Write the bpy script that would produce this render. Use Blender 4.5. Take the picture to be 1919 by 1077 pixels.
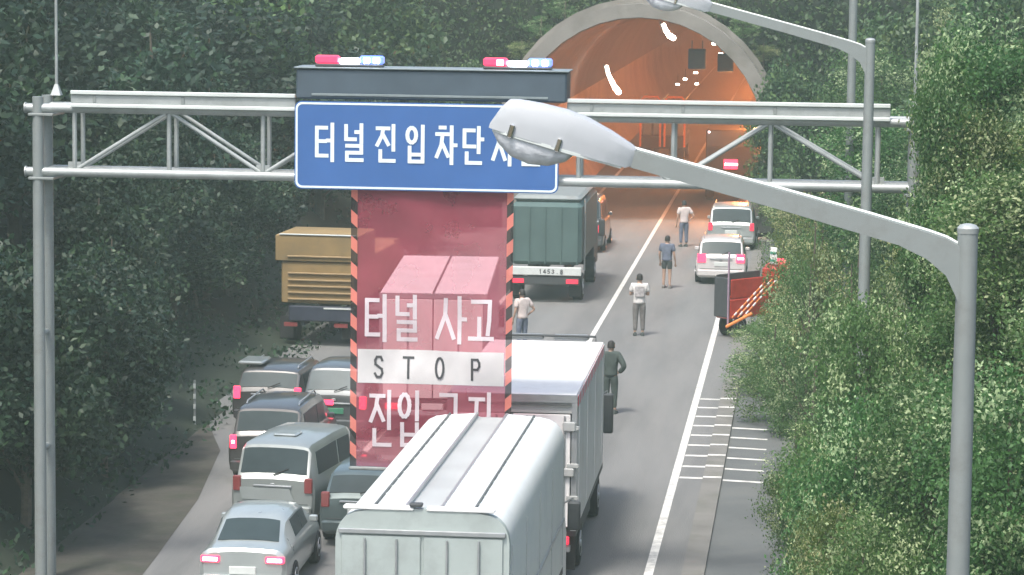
import bpy, bmesh, math, random
import numpy as np
from mathutils import Vector, Matrix
for o in list(bpy.data.objects): bpy.data.objects.remove(o, do_unlink=True)
S = bpy.context.scene
C = S.collection
R = math.radians
rnd = random.Random(7)

# ------------------------------------------------------------------ camera, sky, sun, exposure
FPX = 5500.0; CAMH = 11.6
_y = Vector((1534-959.5, 538.5+88, -FPX)).normalized()          # the road direction seen from the camera
_t = -0.0235
_a = (_y.x + _t*_y.y)/(-_y.z)
_x = Vector((1, _t, _a)).normalized()
_x = (_x - _y*_x.dot(_y)).normalized()
_z = _x.cross(_y)
RW = Matrix((_x, _y, _z))
cd = bpy.data.cameras.new('camera'); cam = bpy.data.objects.new('camera', cd); C.objects.link(cam)
cd.sensor_width = 36; cd.lens = 36*FPX/1919; cd.clip_start = .5; cd.clip_end = 1500
cam.matrix_world = Matrix.Translation((0, 0, CAMH)) @ RW.to_4x4()
S.camera = cam
w = bpy.data.worlds.new('World'); S.world = w; w.use_nodes = True
nt = w.node_tree; bg = nt.nodes['Background']
sky = nt.nodes.new('ShaderNodeTexSky'); sky.sky_type = 'NISHITA'; sky.sun_disc = False
SUN_EL, SUN_AZ = 62, 200
sky.sun_elevation = R(SUN_EL); sky.sun_rotation = R(SUN_AZ); sky.dust_density = 4; sky.air_density = 1.2
nt.links.new(sky.outputs[0], bg.inputs[0]); bg.inputs[1].default_value = .105
sl = bpy.data.lights.new('sun', 'SUN'); sl.energy = 1.5; sl.angle = R(10); sl.color = (1, .96, .9)
so = bpy.data.objects.new('sun', sl); C.objects.link(so)
_d = Vector((math.sin(R(SUN_AZ))*math.cos(R(SUN_EL)), math.cos(R(SUN_AZ))*math.cos(R(SUN_EL)), math.sin(R(SUN_EL))))
so.rotation_euler = _d.to_track_quat('Z', 'Y').to_euler()
S.view_settings.view_transform = 'Standard'; S.view_settings.look = 'None'
S.view_settings.exposure = 1.5; S.view_settings.gamma = 1; S.view_settings.use_curve_mapping = False
S.render.engine = 'CYCLES'
S.cycles.max_bounces = 6; S.cycles.transparent_max_bounces = 12; S.cycles.volume_bounces = 1
S.cycles.use_denoising = True

# ------------------------------------------------------------------ layout helpers
def ray(px, py):
    return RW @ Vector(((px-959.5)/FPX, -(py-538.5)/FPX, -1))
def D(px, py, Y):
    d = ray(px, py); return Vector((0, 0, CAMH)) + d*(Y/d.y)
def G(px, py, z=0):
    d = ray(px, py); return Vector((0, 0, CAMH)) + d*((z-CAMH)/d.z)

# ------------------------------------------------------------------ materials
def mat(name, col, rough=.6, metal=0, var=.12, scale=6, bump=0, bscale=40, emit=None, estr=0, dirt=None, dscale=1.5, coat=0, stretch=None):
    m = bpy.data.materials.new(name); m.use_nodes = True
    n = m.node_tree.nodes; l = m.node_tree.links; b = n['Principled BSDF']
    b.inputs['Roughness'].default_value = rough; b.inputs['Metallic'].default_value = metal
    if coat: b.inputs['Coat Weight'].default_value = coat
    tc = n.new('ShaderNodeTexCoord'); mp = n.new('ShaderNodeMapping'); l.new(tc.outputs['Object'], mp.inputs[0])
    if stretch: mp.inputs['Scale'].default_value = stretch
    ns = n.new('ShaderNodeTexNoise'); ns.inputs['Scale'].default_value = scale; ns.inputs['Detail'].default_value = 6
    l.new(mp.outputs[0], ns.inputs['Vector'])
    rp = n.new('ShaderNodeValToRGB'); l.new(ns.outputs[0], rp.inputs[0])
    c1 = [max(0, c*(1-var)) for c in col]; c2 = [min(1, c*(1+var)) for c in col]
    rp.color_ramp.elements[0].position = .3; rp.color_ramp.elements[1].position = .7
    rp.color_ramp.elements[0].color = (*c1, 1); rp.color_ramp.elements[1].color = (*c2, 1)
    out = rp.outputs[0]
    if dirt:
        n2 = n.new('ShaderNodeTexNoise'); n2.inputs['Scale'].default_value = dscale; n2.inputs['Detail'].default_value = 8; n2.inputs['Roughness'].default_value = .7
        l.new(mp.outputs[0], n2.inputs['Vector'])
        r2 = n.new('ShaderNodeValToRGB'); l.new(n2.outputs[0], r2.inputs[0])
        r2.color_ramp.elements[0].position = .48; r2.color_ramp.elements[1].position = .72
        mx = n.new('ShaderNodeMix'); mx.data_type = 'RGBA'
        l.new(r2.outputs[0], mx.inputs[0]); l.new(out, mx.inputs[6]); mx.inputs[7].default_value = (*dirt, 1)
        out = mx.outputs[2]
    l.new(out, b.inputs['Base Color'])
    rr = n.new('ShaderNodeMapRange'); rr.inputs[3].default_value = max(.02, rough-.08); rr.inputs[4].default_value = min(1, rough+.1)
    l.new(ns.outputs[0], rr.inputs[0]); l.new(rr.outputs[0], b.inputs['Roughness'])
    if bump:
        nb = n.new('ShaderNodeTexNoise'); nb.inputs['Scale'].default_value = bscale; nb.inputs['Detail'].default_value = 4
        l.new(mp.outputs[0], nb.inputs['Vector'])
        bp = n.new('ShaderNodeBump'); bp.inputs['Strength'].default_value = bump; bp.inputs['Distance'].default_value = .02
        l.new(nb.outputs[0], bp.inputs['Height']); l.new(bp.outputs[0], b.inputs['Normal'])
    if emit:
        b.inputs['Emission Color'].default_value = (*emit, 1); b.inputs['Emission Strength'].default_value = estr
    return m
def leafmat(name, dark, mid, light, trans=.3):
    m = bpy.data.materials.new(name); m.use_nodes = True
    n = m.node_tree.nodes; l = m.node_tree.links; b = n['Principled BSDF']
    at = n.new('ShaderNodeAttribute'); at.attribute_name = 'leaf'
    oi = n.new('ShaderNodeObjectInfo')
    rp = n.new('ShaderNodeValToRGB'); rp.color_ramp.elements[0].color = (*dark, 1); rp.color_ramp.elements[1].color = (*light, 1)
    e = rp.color_ramp.elements.new(.6); e.color = (*mid, 1)
    l.new(at.outputs['Fac'], rp.inputs[0])
    hv = n.new('ShaderNodeHueSaturation'); l.new(rp.outputs[0], hv.inputs['Color'])
    m1 = n.new('ShaderNodeMapRange'); m1.inputs[3].default_value = .475; m1.inputs[4].default_value = .52; l.new(oi.outputs['Random'], m1.inputs[0]); l.new(m1.outputs[0], hv.inputs['Hue'])
    m2 = n.new('ShaderNodeMapRange'); m2.inputs[3].default_value = .75; m2.inputs[4].default_value = 1.3
    ml = n.new('ShaderNodeMath'); ml.operation = 'MULTIPLY'; ml.inputs[1].default_value = 7.31; fr = n.new('ShaderNodeMath'); fr.operation = 'FRACT'
    l.new(oi.outputs['Random'], ml.inputs[0]); l.new(ml.outputs[0], fr.inputs[0]); l.new(fr.outputs[0], m2.inputs[0]); l.new(m2.outputs[0], hv.inputs['Value'])
    l.new(hv.outputs[0], b.inputs['Base Color']); b.inputs['Roughness'].default_value = .55
    tr = n.new('ShaderNodeBsdfTranslucent'); l.new(hv.outputs[0], tr.inputs[0])
    mx = n.new('ShaderNodeMixShader'); mx.inputs[0].default_value = trans
    l.new(b.outputs[0], mx.inputs[1]); l.new(tr.outputs[0], mx.inputs[2]); l.new(mx.outputs[0], n['Material Output'].inputs[0])
    return m
def sheer(name, col, alpha, tint):
    m = bpy.data.materials.new(name); m.use_nodes = True
    n = m.node_tree.nodes; l = m.node_tree.links; n.remove(n['Principled BSDF'])
    d = n.new('ShaderNodeBsdfDiffuse'); tl = n.new('ShaderNodeBsdfTranslucent'); tp = n.new('ShaderNodeBsdfTransparent'); tp.inputs[0].default_value = (*tint, 1)
    tc = n.new('ShaderNodeTexCoord'); ns = n.new('ShaderNodeTexNoise'); ns.inputs['Scale'].default_value = 1.2; ns.inputs['Detail'].default_value = 5; l.new(tc.outputs['Object'], ns.inputs[0])
    rp = n.new('ShaderNodeValToRGB'); l.new(ns.outputs[0], rp.inputs[0])
    rp.color_ramp.elements[0].position = .3; rp.color_ramp.elements[1].position = .7
    rp.color_ramp.elements[0].color = (*[c*.8 for c in col], 1); rp.color_ramp.elements[1].color = (*[min(1, c*1.15) for c in col], 1)
    l.new(rp.outputs[0], d.inputs[0]); l.new(rp.outputs[0], tl.inputs[0])
    a = n.new('ShaderNodeMixShader'); a.inputs[0].default_value = .25; l.new(d.outputs[0], a.inputs[1]); l.new(tl.outputs[0], a.inputs[2])
    c = n.new('ShaderNodeMixShader'); c.inputs[0].default_value = alpha; l.new(tp.outputs[0], c.inputs[1]); l.new(a.outputs[0], c.inputs[2])
    l.new(c.outputs[0], n['Material Output'].inputs[0]); return m

M = dict(
 asphalt=mat('asphalt', (.145,.146,.143), .85, var=.2, scale=.5, bump=.4, bscale=30, dirt=(.195,.192,.185), dscale=.22, stretch=(1.6,.16,1)),
 asphalt_dark=mat('old asphalt', (.1,.107,.107), .9, var=.15, scale=.6, bump=.3, bscale=25, dirt=(.125,.13,.125), dscale=.5),
 concrete=mat('concrete', (.165,.16,.148), .85, var=.15, scale=1.2, bump=.3, bscale=20, dirt=(.12,.12,.1), dscale=.7),
 ringconc=mat('portal concrete', (.22,.205,.185), .85, var=.2, scale=.6, bump=.3, bscale=8, dirt=(.13,.12,.1), dscale=.35),
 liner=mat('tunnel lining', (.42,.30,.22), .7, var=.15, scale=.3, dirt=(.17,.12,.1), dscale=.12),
 paint=mat('road paint', (.62,.61,.57), .6, var=.15, scale=3, dirt=(.26,.26,.25), dscale=3.2),
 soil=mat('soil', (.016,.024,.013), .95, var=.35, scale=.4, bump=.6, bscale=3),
 galv=mat('galvanised steel', (.36,.385,.38), .45, .35, var=.1, scale=2, dirt=(.27,.29,.28), dscale=3),
 galvd=mat('dull galvanised steel', (.24,.265,.26), .5, .2, var=.1, scale=2, dirt=(.19,.2,.19), dscale=2),
 rail=mat('white rail', (.62,.66,.64), .4, .2, var=.06, scale=2),
 lampgrey=mat('lamp housing paint', (.38,.40,.42), .5, 0, var=.05, scale=3, dirt=(.30,.325,.335), dscale=2),
 lens=mat('prismatic lens', (.6,.62,.65), .3, 0, var=.12, scale=18, bump=.3, bscale=30),
 chrome=mat('bright latch', (.9,.9,.9), .12, 1, var=.03),
 blue=mat('sign blue', (.035,.11,.31), .5, var=.07, scale=1.5),
 white=mat('sign white', (.66,.76,.78), .5, var=.05),
 housing=mat('barrier housing', (.06,.085,.11), .55, .1, var=.12, scale=2),
 housing_top=mat('barrier housing lid', (.2,.24,.25), .5, .2, var=.1),
 black=mat('black rubber', (.018,.018,.02), .8, var=.2),
 darkgrey=mat('dark grey plastic', (.05,.055,.058), .6, var=.15),
 glass=mat('tinted glass', (.035,.05,.055), .35, 0, var=.15, scale=2, coat=0),
 glassgrey=mat('hazed glass', (.09,.11,.115), .3, 0, var=.15, scale=2),
 silver=mat('silver car paint', (.31,.34,.33), .32, .45, var=.06, scale=2, coat=.5),
 silver2=mat('pale silver car paint', (.38,.42,.415), .3, .45, var=.06, scale=2, coat=.5),
 dkgrey=mat('dark car paint', (.075,.075,.075), .3, .4, var=.1, scale=2, coat=.6),
 greycar=mat('grey car paint', (.1,.11,.115), .3, .4, var=.1, scale=2, coat=.6),
 tealcar=mat('teal grey car paint', (.11,.145,.145), .3, .4, var=.1, scale=2, coat=.6),
 pearl=mat('pearl car paint', (.6,.58,.57), .3, .2, var=.05, scale=2, coat=.6),
 maroon=mat('maroon car paint', (.15,.1,.1), .3, .4, var=.1, scale=2, coat=.6),
 truckwhite=mat('white truck panel', (.78,.78,.77), .45, 0, var=.04, scale=1, dirt=(.66,.65,.62), dscale=1.2),
 truckside=mat('dusty truck side', (.66,.655,.64), .5, 0, var=.05, scale=1, dirt=(.56,.54,.5), dscale=.8),
 wing=mat('wing body aluminium', (.72,.75,.74), .45, .15, var=.05, scale=.8, dirt=(.6,.63,.63), dscale=.8),
 wingdoor=mat('dull aluminium door', (.36,.41,.395), .5, .1, var=.07, scale=1, dirt=(.28,.31,.3)),
 wingband=mat('wing body centre beam', (.43,.45,.44), .5, .2, var=.08, scale=1),
 seam=mat('dark seam', (.09,.1,.1), .6, var=.2),
 steel=mat('steel door gear', (.4,.42,.43), .35, .6, var=.08),
 green=mat('green tarpaulin', (.065,.11,.105), .7, var=.12, scale=1.2, bump=.3, bscale=4),
 khaki=mat('khaki truck box', (.25,.17,.07), .7, var=.15, scale=1, dirt=(.16,.12,.06), dscale=.8),
 khaki_rib=mat('amber rib', (.3,.21,.11), .6, var=.12),
 navy=mat('navy tailgate', (.03,.035,.055), .5, var=.15),
 redtruck=mat('red truck paint', (.42,.035,.02), .4, var=.15, coat=.4),
 orange=mat('orange stripe', (.85,.26,.06), .5, var=.1),
 tail=mat('red tail lamp', (.35,.02,.03), .3, emit=(1, .03, .08), estr=.5),
 taildim=mat('dull tail lamp', (.16,.035,.035), .4, emit=(1,.1,.1), estr=.02),
 brake=mat('lit brake lamp', (.6,.02,.04), .3, emit=(1, .04, .1), estr=1.3),
 hot=mat('glaring lamp', (1,1,1), .3, emit=(1, .7, .72), estr=4),
 red=mat('red light bar lens', (.5,.03,.06), .3, emit=(1, .05, .15), estr=.5),
 bluel=mat('blue light bar lens', (.1,.15,.6), .3, emit=(.15, .25, 1), estr=.7),
 flash=mat('lit strobe', (1,1,1), .3, emit=(.8, .85, 1), estr=7),
 flashr=mat('lit red strobe', (1,.6,.6), .3, emit=(1, .55, .65), estr=5),
 plate=mat('number plate', (.55,.58,.56), .5, var=.05),
 grnplate=mat('green number plate', (.05,.2,.12), .5),
 ink=mat('dark lettering', (.05,.05,.055), .6),
 skin=mat('skin', (.42,.27,.2), .55, var=.08, scale=12),
 hair=mat('black hair', (.02,.018,.016), .7, var=.2),
 shirtw=mat('white cloth', (.62,.6,.58), .8, var=.08, scale=9, bump=.3, bscale=14),
 shirtp=mat('grey print', (.35,.33,.33), .8, var=.35, scale=14),
 shirtp2=mat('pale pink cloth', (.58,.5,.47), .8, var=.08, scale=9, bump=.3, bscale=14),
 cdark=mat('charcoal cloth', (.05,.06,.058), .85, var=.2, scale=9, bump=.3, bscale=14),
 cblue=mat('faded blue cloth', (.12,.14,.19), .85, var=.2, scale=9, bump=.3, bscale=14),
 cgrey=mat('grey cloth', (.15,.14,.135), .85, var=.2, scale=9, bump=.3, bscale=14),
 cteal=mat('dark teal cloth', (.045,.06,.055), .85, var=.2, scale=9, bump=.3, bscale=14),
 crose=mat('dusky rose cloth', (.16,.12,.12), .85, var=.2, scale=9),
 bark=mat('bark', (.09,.075,.055), .9, var=.3, scale=8, bump=.6, bscale=14),
 lampor=mat('sodium lamp glass', (1,.6,.3), .3, emit=(1, .42, .14), estr=12),
 glowwh=mat('white tunnel glow', (1,.9,.8), .3, emit=(1, .82, .68), estr=9),  # glow for the streaks and glints in the tunnel
 banner=sheer('sheer red banner', (.44,.1,.14), .55, (.96,.66,.7)),
 bannerw=sheer('sheer white lettering', (.78,.72,.75), .9, (.9,.85,.88)),
 bandw=sheer('sheer white band', (.74,.75,.74), .9, (.9,.88,.9)),
 stripeo=sheer('coral reflective stripe', (.8,.25,.2), .85, (1,.7,.7)),
 stripek=sheer('black reflective stripe', (.05,.045,.045), .8, (.8,.7,.7)),
 leaf_r=leafmat('roadside leaves', (.035,.095,.025), (.085,.185,.05), (.42,.52,.28), .4),
 leaf_r2=leafmat('olive leaves', (.045,.095,.022), (.12,.19,.045), (.45,.49,.25), .4),
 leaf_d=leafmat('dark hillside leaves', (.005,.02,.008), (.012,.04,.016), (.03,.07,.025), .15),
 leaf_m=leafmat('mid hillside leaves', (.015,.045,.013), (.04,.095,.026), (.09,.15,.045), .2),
)

for k_ in ('glass','glassgrey'):
    b_ = M[k_].node_tree.nodes['Principled BSDF']; b_.inputs['Specular IOR Level'].default_value = .12

# ------------------------------------------------------------------ mesh builder
class MB:
    def __init__(s): s.v = []; s.f = []
    def add(s, vs, fs):
        o = len(s.v); s.v += [tuple(v) for v in vs]; s.f += [tuple(i+o for i in f) for f in fs]; return s
    def box(s, x0, x1, y0, y1, z0, z1):
        return s.add([(x,y,z) for z in (z0,z1) for y in (y0,y1) for x in (x0,x1)],
                     [(0,2,3,1),(4,5,7,6),(0,1,5,4),(2,6,7,3),(0,4,6,2),(1,3,7,5)])
    def bbox(s, x0, x1, y0, y1, z0, z1, b=.02):       # box with chamfered edges
        rings = []
        for z, i in ((z0, b), (z0+b, 0), (z1-b, 0), (z1, b)):
            rings.append([(x0+b+i, y0+i, z), (x1-b-i, y0+i, z), (x1-i, y0+b+i, z), (x1-i, y1-b-i, z), (x1-b-i, y1-i, z), (x0+b+i, y1-i, z), (x0+i, y1-b-i, z), (x0+i, y0+b+i, z)])
        return s.loft(rings)
    def loft(s, rings, caps=True, closed=True):
        n = len(rings[0]); o = len(s.v)
        for r in rings: s.v += [tuple(p) for p in r]
        for i in range(len(rings)-1):
            for k in range(n if closed else n-1):
                k2 = (k+1) % n
                s.f.append((o+i*n+k, o+i*n+k2, o+(i+1)*n+k2, o+(i+1)*n+k))
        if caps:
            s.f.append(tuple(o+k for k in range(n))[::-1]); s.f.append(tuple(o+(len(rings)-1)*n+k for k in range(n)))
        return s
    def tube(s, p0, p1, r0, r1=None, n=10):
        p0 = Vector(p0); p1 = Vector(p1); r1 = r0 if r1 is None else r1
        d = (p1-p0).normalized(); u = d.orthogonal().normalized(); v = d.cross(u)
        return s.loft([[p + (u*math.cos(a)+v*math.sin(a))*r for a in [2*math.pi*k/n for k in range(n)]] for p, r in ((p0,r0),(p1,r1))])
    def path(s, pts, r, n=8):
        pts = [Vector(p) for p in pts]; rings = []
        for i, p in enumerate(pts):
            d = (pts[min(i+1, len(pts)-1)]-pts[max(i-1, 0)]).normalized()
            u = Vector((0,0,1)).cross(d)
            u = u.normalized() if u.length > .1 else Vector((1,0,0)); v = d.cross(u)
            rr = r[i] if isinstance(r, (list, tuple)) else r
            rings.append([p + (u*math.cos(a)+v*math.sin(a))*rr for a in [2*math.pi*k/n for k in range(n)]])
        return s.loft(rings)
    def prismXZ(s, poly, y0, y1):
        return s.loft([[(x, y0, z) for x, z in poly], [(x, y1, z) for x, z in poly]])
    def prismYZ(s, poly, x0, x1):
        return s.loft([[(x0, y, z) for y, z in poly], [(x1, y, z) for y, z in poly]])
    def quad(s, a, b, c, d): return s.add([a,b,c,d], [(0,1,2,3)])
    def slab(s, a, b, c, d, t):                        # thin solid from a quad, extruded along its normal
        a, b, c, d = map(Vector, (a,b,c,d)); n = (b-a).cross(d-a).normalized()*t
        return s.loft([[a,b,c,d], [a+n,b+n,c+n,d+n]])
    def build(s, name, m, parent=None, smooth=35, loc=None):
        me = bpy.data.meshes.new(name); me.from_pydata(s.v, [], s.f); me.materials.append(m)
        bm = bmesh.new(); bm.from_mesh(me); bmesh.ops.recalc_face_normals(bm, faces=bm.faces)
        if smooth:
            for f in bm.faces: f.smooth = True
            for e in bm.edges:
                if len(e.link_faces) != 2 or e.calc_face_angle(0) > R(smooth): e.smooth = False
        bm.to_mesh(me); bm.free()
        o = bpy.data.objects.new(name, me); C.objects.link(o)
        if parent: o.parent = parent
        if loc is not None: o.location = loc
        return o
def thing(name, label, cat, loc=(0,0,0), rz=0, group=None):
    o = bpy.data.objects.new(name, None); o.empty_display_size = .3; C.objects.link(o)
    o.location = loc; o.rotation_euler = (0,0,rz); o['label'] = label; o['category'] = cat
    if group: o['group'] = group
    return o
def tag(o, label, cat, group=None):
    o['label'] = label; o['category'] = cat
    if group: o['group'] = group
    return o
def kind(o, k): o['kind'] = k; return o
def share(src, name, parent, loc=None, rot=None, scale=None):
    o = src.copy(); C.objects.link(o); o.parent = parent
    if loc is not None: o.location = loc
    if rot is not None: o.rotation_euler = rot
    if scale is not None: o.scale = scale
    return o

# ------------------------------------------------------------------ ground, road, hills
LANE, EDGE, LEFT = -6.55, -2.9, -14.3
PY = 123.0                                           # tunnel portal plane
CX, CZ, RI, RO = -7.37, 3.55, 5.3, 5.87
kind(MB().add([(-700,-60,-.35),(700,-60,-.35),(700,1200,-.35),(-700,1200,-.35)], [(0,1,2,3)]).build('ground', M['soil'], smooth=0), 'structure')
def strip(name, x0, x1, y0, y1, z, m, n=40):
    b = MB()
    for i in range(n):
        a, c = y0+(y1-y0)*i/n, y0+(y1-y0)*(i+1)/n
        b.quad((x0,a,z),(x1,a,z),(x1,c,z),(x0,c,z))
    return kind(b.build(name, m, smooth=0), 'structure')
strip('road', LEFT-2, EDGE+.62, 15, 122, 0, M['asphalt'])
strip('tunnel_road', CX-5.2, CX+5.2, 122, 320, -.001, M['asphalt'])
strip('roadside_strip', EDGE+1.04, .6, 15, 120, -.03, M['asphalt_dark'])
kind(MB().add([(LEFT-2,15,.006),(-12.0,15,.006),(-11.9,48,.006),(-12.3,54,.006),(-12.75,60,.006),(-13.5,66,.006),(-15.2,72,.006),(LEFT-2,74,.006)], [(0,1,2,3,4,5,6)]).build('verge', mat('muddy verge', (.06,.055,.045), .95, var=.3, scale=1.5, bump=.5, bscale=8, dirt=(.035,.04,.025), dscale=.8), smooth=0), 'structure')
kind(MB().box(EDGE+.62, EDGE+1.04, 15, 120, -.3, .03).build('kerb', M['concrete']), 'structure')
strip('lane_line', LANE-.075, LANE+.075, 15, 300, .004, M['paint'], 60)
strip('edge_line', EDGE-.085, EDGE+.085, 15, 300, .004, M['paint'], 60)
strip('left_edge_line', -10.28, -10.12, 15, 300, .004, M['paint'], 60)
hm = MB()
for k in range(9):                                   # hatch marks over the kerb and the strip beside it
    y = 5500/(840+88-12*k-.5*k)*11.6 + .0
    y = 64.2 + k*1.45
    hm.quad((EDGE+.1, y, .004), (EDGE+.615, y, .004), (EDGE+.615, y+.2, .004), (EDGE+.1, y+.2, .004))
kind(hm.build('hatch_marks', M['paint'], smooth=0), 'structure')
hm = MB()
for k in range(9):
    y = 64.2 + k*1.45
    hm.quad((EDGE+.625, y, .034), (EDGE+1.035, y, .034), (EDGE+1.035, y+.2, .034), (EDGE+.625, y+.2, .034))
    if k < 6: hm.quad((EDGE+1.06, y, -.026), (EDGE+1.95, y-.15, -.026), (EDGE+1.95, y+.02, -.026), (EDGE+1.06, y+.19, -.026))
kind(hm.build('hatch_marks_on_kerb', M['paint'], smooth=0), 'structure')
hm = MB()
for k in range(7):
    y = 63 + k*1.6
    hm.quad((-11.3, y, .004), (-10.32, y, .004), (-10.32, y+.28, .004), (-11.3, y+.28, .004))
kind(hm.build('hatch_marks_left', M['paint'], smooth=0), 'structure')

def hz(x, y):
    z = 0
    le = LEFT-1.9*min(1, max(0, (y-62)/14))
    if x < le: z = min(30, (le-x)*.62)
    if x > .6: z = min(30, (x-.6)*.45)
    return z + .25*math.sin(x*.9+y*.31)*(1 if z > .5 else 0) + (.5*math.sin(y*.11+x*.2) if z > 1.5 else 0)
def hill(name, x0, x1, nx, y0, y1, ny, f):
    b = MB(); P = [[(x0+(x1-x0)*i/nx, y0+(y1-y0)*j/ny) for i in range(nx+1)] for j in range(ny+1)]
    vs = [(x, y, f(x, y)) for row in P for x, y in row]
    b.add(vs, [(j*(nx+1)+i, j*(nx+1)+i+1, (j+1)*(nx+1)+i+1, (j+1)*(nx+1)+i) for j in range(ny) for i in range(nx)])
    return kind(b.build(name, M['soil'], smooth=60), 'structure')
hill('left_hillside', LEFT-.01, -110, 40, 15, 340, 80, lambda x, y: hz(x, y)-.1)
hill('right_hillside', .55, 70, 36, 15, 340, 80, lambda x, y: hz(x, y)-.15)
def topf(x, y):
    return 9.4 + (y-127)*.42 + .3*math.sin(x*.5+y*.3)
hill('tunnel_hill', LEFT-6, 8, 20, 126.6, 220, 30, topf)

# ------------------------------------------------------------------ tunnel
def arc(r, n=28, lo=0):
    a0 = math.asin(min(1, CZ/r)) if r > CZ else 0
    a0 = -a0
    return [(CX+r*math.cos(a0+(math.pi-2*a0)*k/n), CZ+r*math.sin(a0+(math.pi-2*a0)*k/n)) for k in range(n+1)]
portal = thing('tunnel_portal', 'arched concrete tunnel mouth with a weathered ring under the wooded hill', 'tunnel', (CX, PY, 0))
ri, ro = arc(RI), arc(RO)
b = MB()
prof = [(ri, 0.0), (ro, 0.0), (ro, 4.2), (ri, 4.2)]
rings = [[(p[k][0]-CX, dy, p[k][1]) for p, dy in prof] for k in range(len(ri))]
b.loft(rings, caps=True)
b.build('arch_ring', M['ringconc'], portal, smooth=30)
rib = MB(); r2 = arc(RO+.22); r3 = arc(RO+.005)
rib.loft([[(r3[k][0]-CX, 1.2, r3[k][1]), (r2[k][0]-CX, 1.2, r2[k][1]), (r2[k][0]-CX, 1.7, r2[k][1]), (r3[k][0]-CX, 1.7, r3[k][1])] for k in range(len(r2))])
rib.build('coping', M['ringconc'], portal, smooth=30)
hw = MB(); outer = []
W0, W1, HT = LEFT-5-CX, 7.5-CX, 9.75
for x, z in arc(RO-.1):
    outer.append((x-CX, z))
top = []
n = len(outer)
for k, (x, z) in enumerate(outer):
    t = k/(n-1)
    if t < .25: top.append((W1, HT*t/.25))
    elif t > .75: top.append((W0, HT*(1-t)/.25))
    else: top.append((W1+(W0-W1)*(t-.25)/.5, HT))
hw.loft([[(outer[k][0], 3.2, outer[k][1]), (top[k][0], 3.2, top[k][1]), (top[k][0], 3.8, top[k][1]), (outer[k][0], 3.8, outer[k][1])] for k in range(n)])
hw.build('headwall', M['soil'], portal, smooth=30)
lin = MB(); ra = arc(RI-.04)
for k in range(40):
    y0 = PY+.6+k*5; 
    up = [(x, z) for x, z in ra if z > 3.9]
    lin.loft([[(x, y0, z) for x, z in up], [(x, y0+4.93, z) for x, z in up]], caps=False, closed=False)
kind(lin.build('tunnel_lining', mat('darkened upper lining', (.12,.085,.075), .8, var=.3, scale=.25, dirt=(.06,.045,.04), dscale=.15), smooth=40), 'structure')  # bare concrete, coloured darker to deepen the shade of the upper arch
lin = MB()
for side in (0, 1):
    lo_ = [(x, z) for x, z in ra if z <= 4.6 and (x > CX) == bool(side)]
    for k in range(66):
        y0 = PY+.6+k*3
        lin.loft([[(x, y0, z) for x, z in lo_], [(x, y0+2.95, z) for x, z in lo_]], caps=False, closed=False)
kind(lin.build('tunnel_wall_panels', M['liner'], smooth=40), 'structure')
lin2 = MB(); rb = arc(RI+.02)
lin2.loft([[(x, PY+.4, z) for x, z in rb], [(x, PY+200, z) for x, z in rb]], caps=False, closed=False)
kind(lin2.build('tunnel_joints', M['seam'], smooth=40), 'structure')
kind(MB().quad((CX-6, PY+200.5, -1), (CX+6, PY+200.5, -1), (CX+6, PY+200.5, 10), (CX-6, PY+200.5, 10)).build('tunnel_end', M['liner'], smooth=0), 'structure')
for sx, nm in ((-1, 'left'), (1, 'right')):
    x = CX+sx*4.95
    kind(MB().box(min(x, x+sx*.75), max(x, x+sx*.75), PY+.2, PY+200, -.1, .9).build('walkway_'+nm, M['concrete']), 'structure')
for sx in (1,):
    for k in range(9):
        a = R(12); x = CX+sx*(RI-.25)*math.cos(a); z = CZ+(RI-.25)*math.sin(a)
        y = PY+3+k*12
        t = thing('tunnel_lamp', 'orange sodium lamp in the row along the tunnel lining', 'lamp', (x, y, z), 0, 'sodium lamps inside the tunnel')
        MB().bbox(-.22, .22, -.6, .6, -.02, .14, .03).build('lamp_housing', M['darkgrey'], t)
        MB().bbox(-.18, .18, -.55, .55, -.07, -.025, .02).build('glow_face', M['lampor'], t)
        if 1:
            L = bpy.data.lights.new('sodium_light', 'POINT'); L.energy = 760 if k < 3 else 420; L.color = (1, .31, .08); L.shadow_soft_size = .35
            lo = bpy.data.objects.new('sodium_light', L); C.objects.link(lo); lo.parent = t; lo.location = (-sx*.3, 0, -.5)
def streak(pts, Y, label):  # glowing tubes shaped to bright streaks of glare
    ps = [D(px, py, Y+i*.8) for i, (px, py) in enumerate(pts)]
    t = thing('light_streak', label, 'lamp', ps[0])
    for i in range(len(ps)-1):
        a, c = ps[i]-ps[0], ps[i+1]-ps[0]
        MB().tube(a+(c-a)*.03, c-(c-a)*.03, .085+.02*i, n=8).build('streak_tube', M['glowwh'], t)
    MB().path([p-ps[0]+Vector((-.16, .3, .06)) for p in ps], .05).build('cable_tray', M['darkgrey'], t)
streak([(1137,124),(1140,138),(1146,151),(1152,163),(1160,173)], 150, 'glaring curved streak on the left inside the tunnel')
streak([(1244,46),(1248,57),(1254,66),(1262,71)], 128, 'glaring short streak near the crown of the tunnel')
for (x0,y0,x1,y1), lab in (((1290,91,1322,130),'dark square lane signal hanging left of the other'), ((1345,100,1374,135),'smaller dark lane signal hanging nearer the right tunnel wall')):
    a, c = D(x0,y0,126), D(x1,y1,126)
    t = thing('lane_signal', lab, 'signal', ((a.x+c.x)/2, 126, c.z))
    wd, ht = c.x-a.x, a.z-c.z
    MB().bbox(-wd/2, wd/2, 0, .25, 0, ht, .03).build('signal_box', M['housing'], t)
    MB().bbox(-wd/2+.06, wd/2-.06, -.02, -.003, .06, ht-.06, .008).build('signal_face', M['darkgrey'], t)
    for sx in (-1, 1): MB().tube((sx*wd*.3, .12, ht), (sx*wd*.3, .12, ht+.35), .025).build('hanger', M['galvd'], t)

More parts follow.
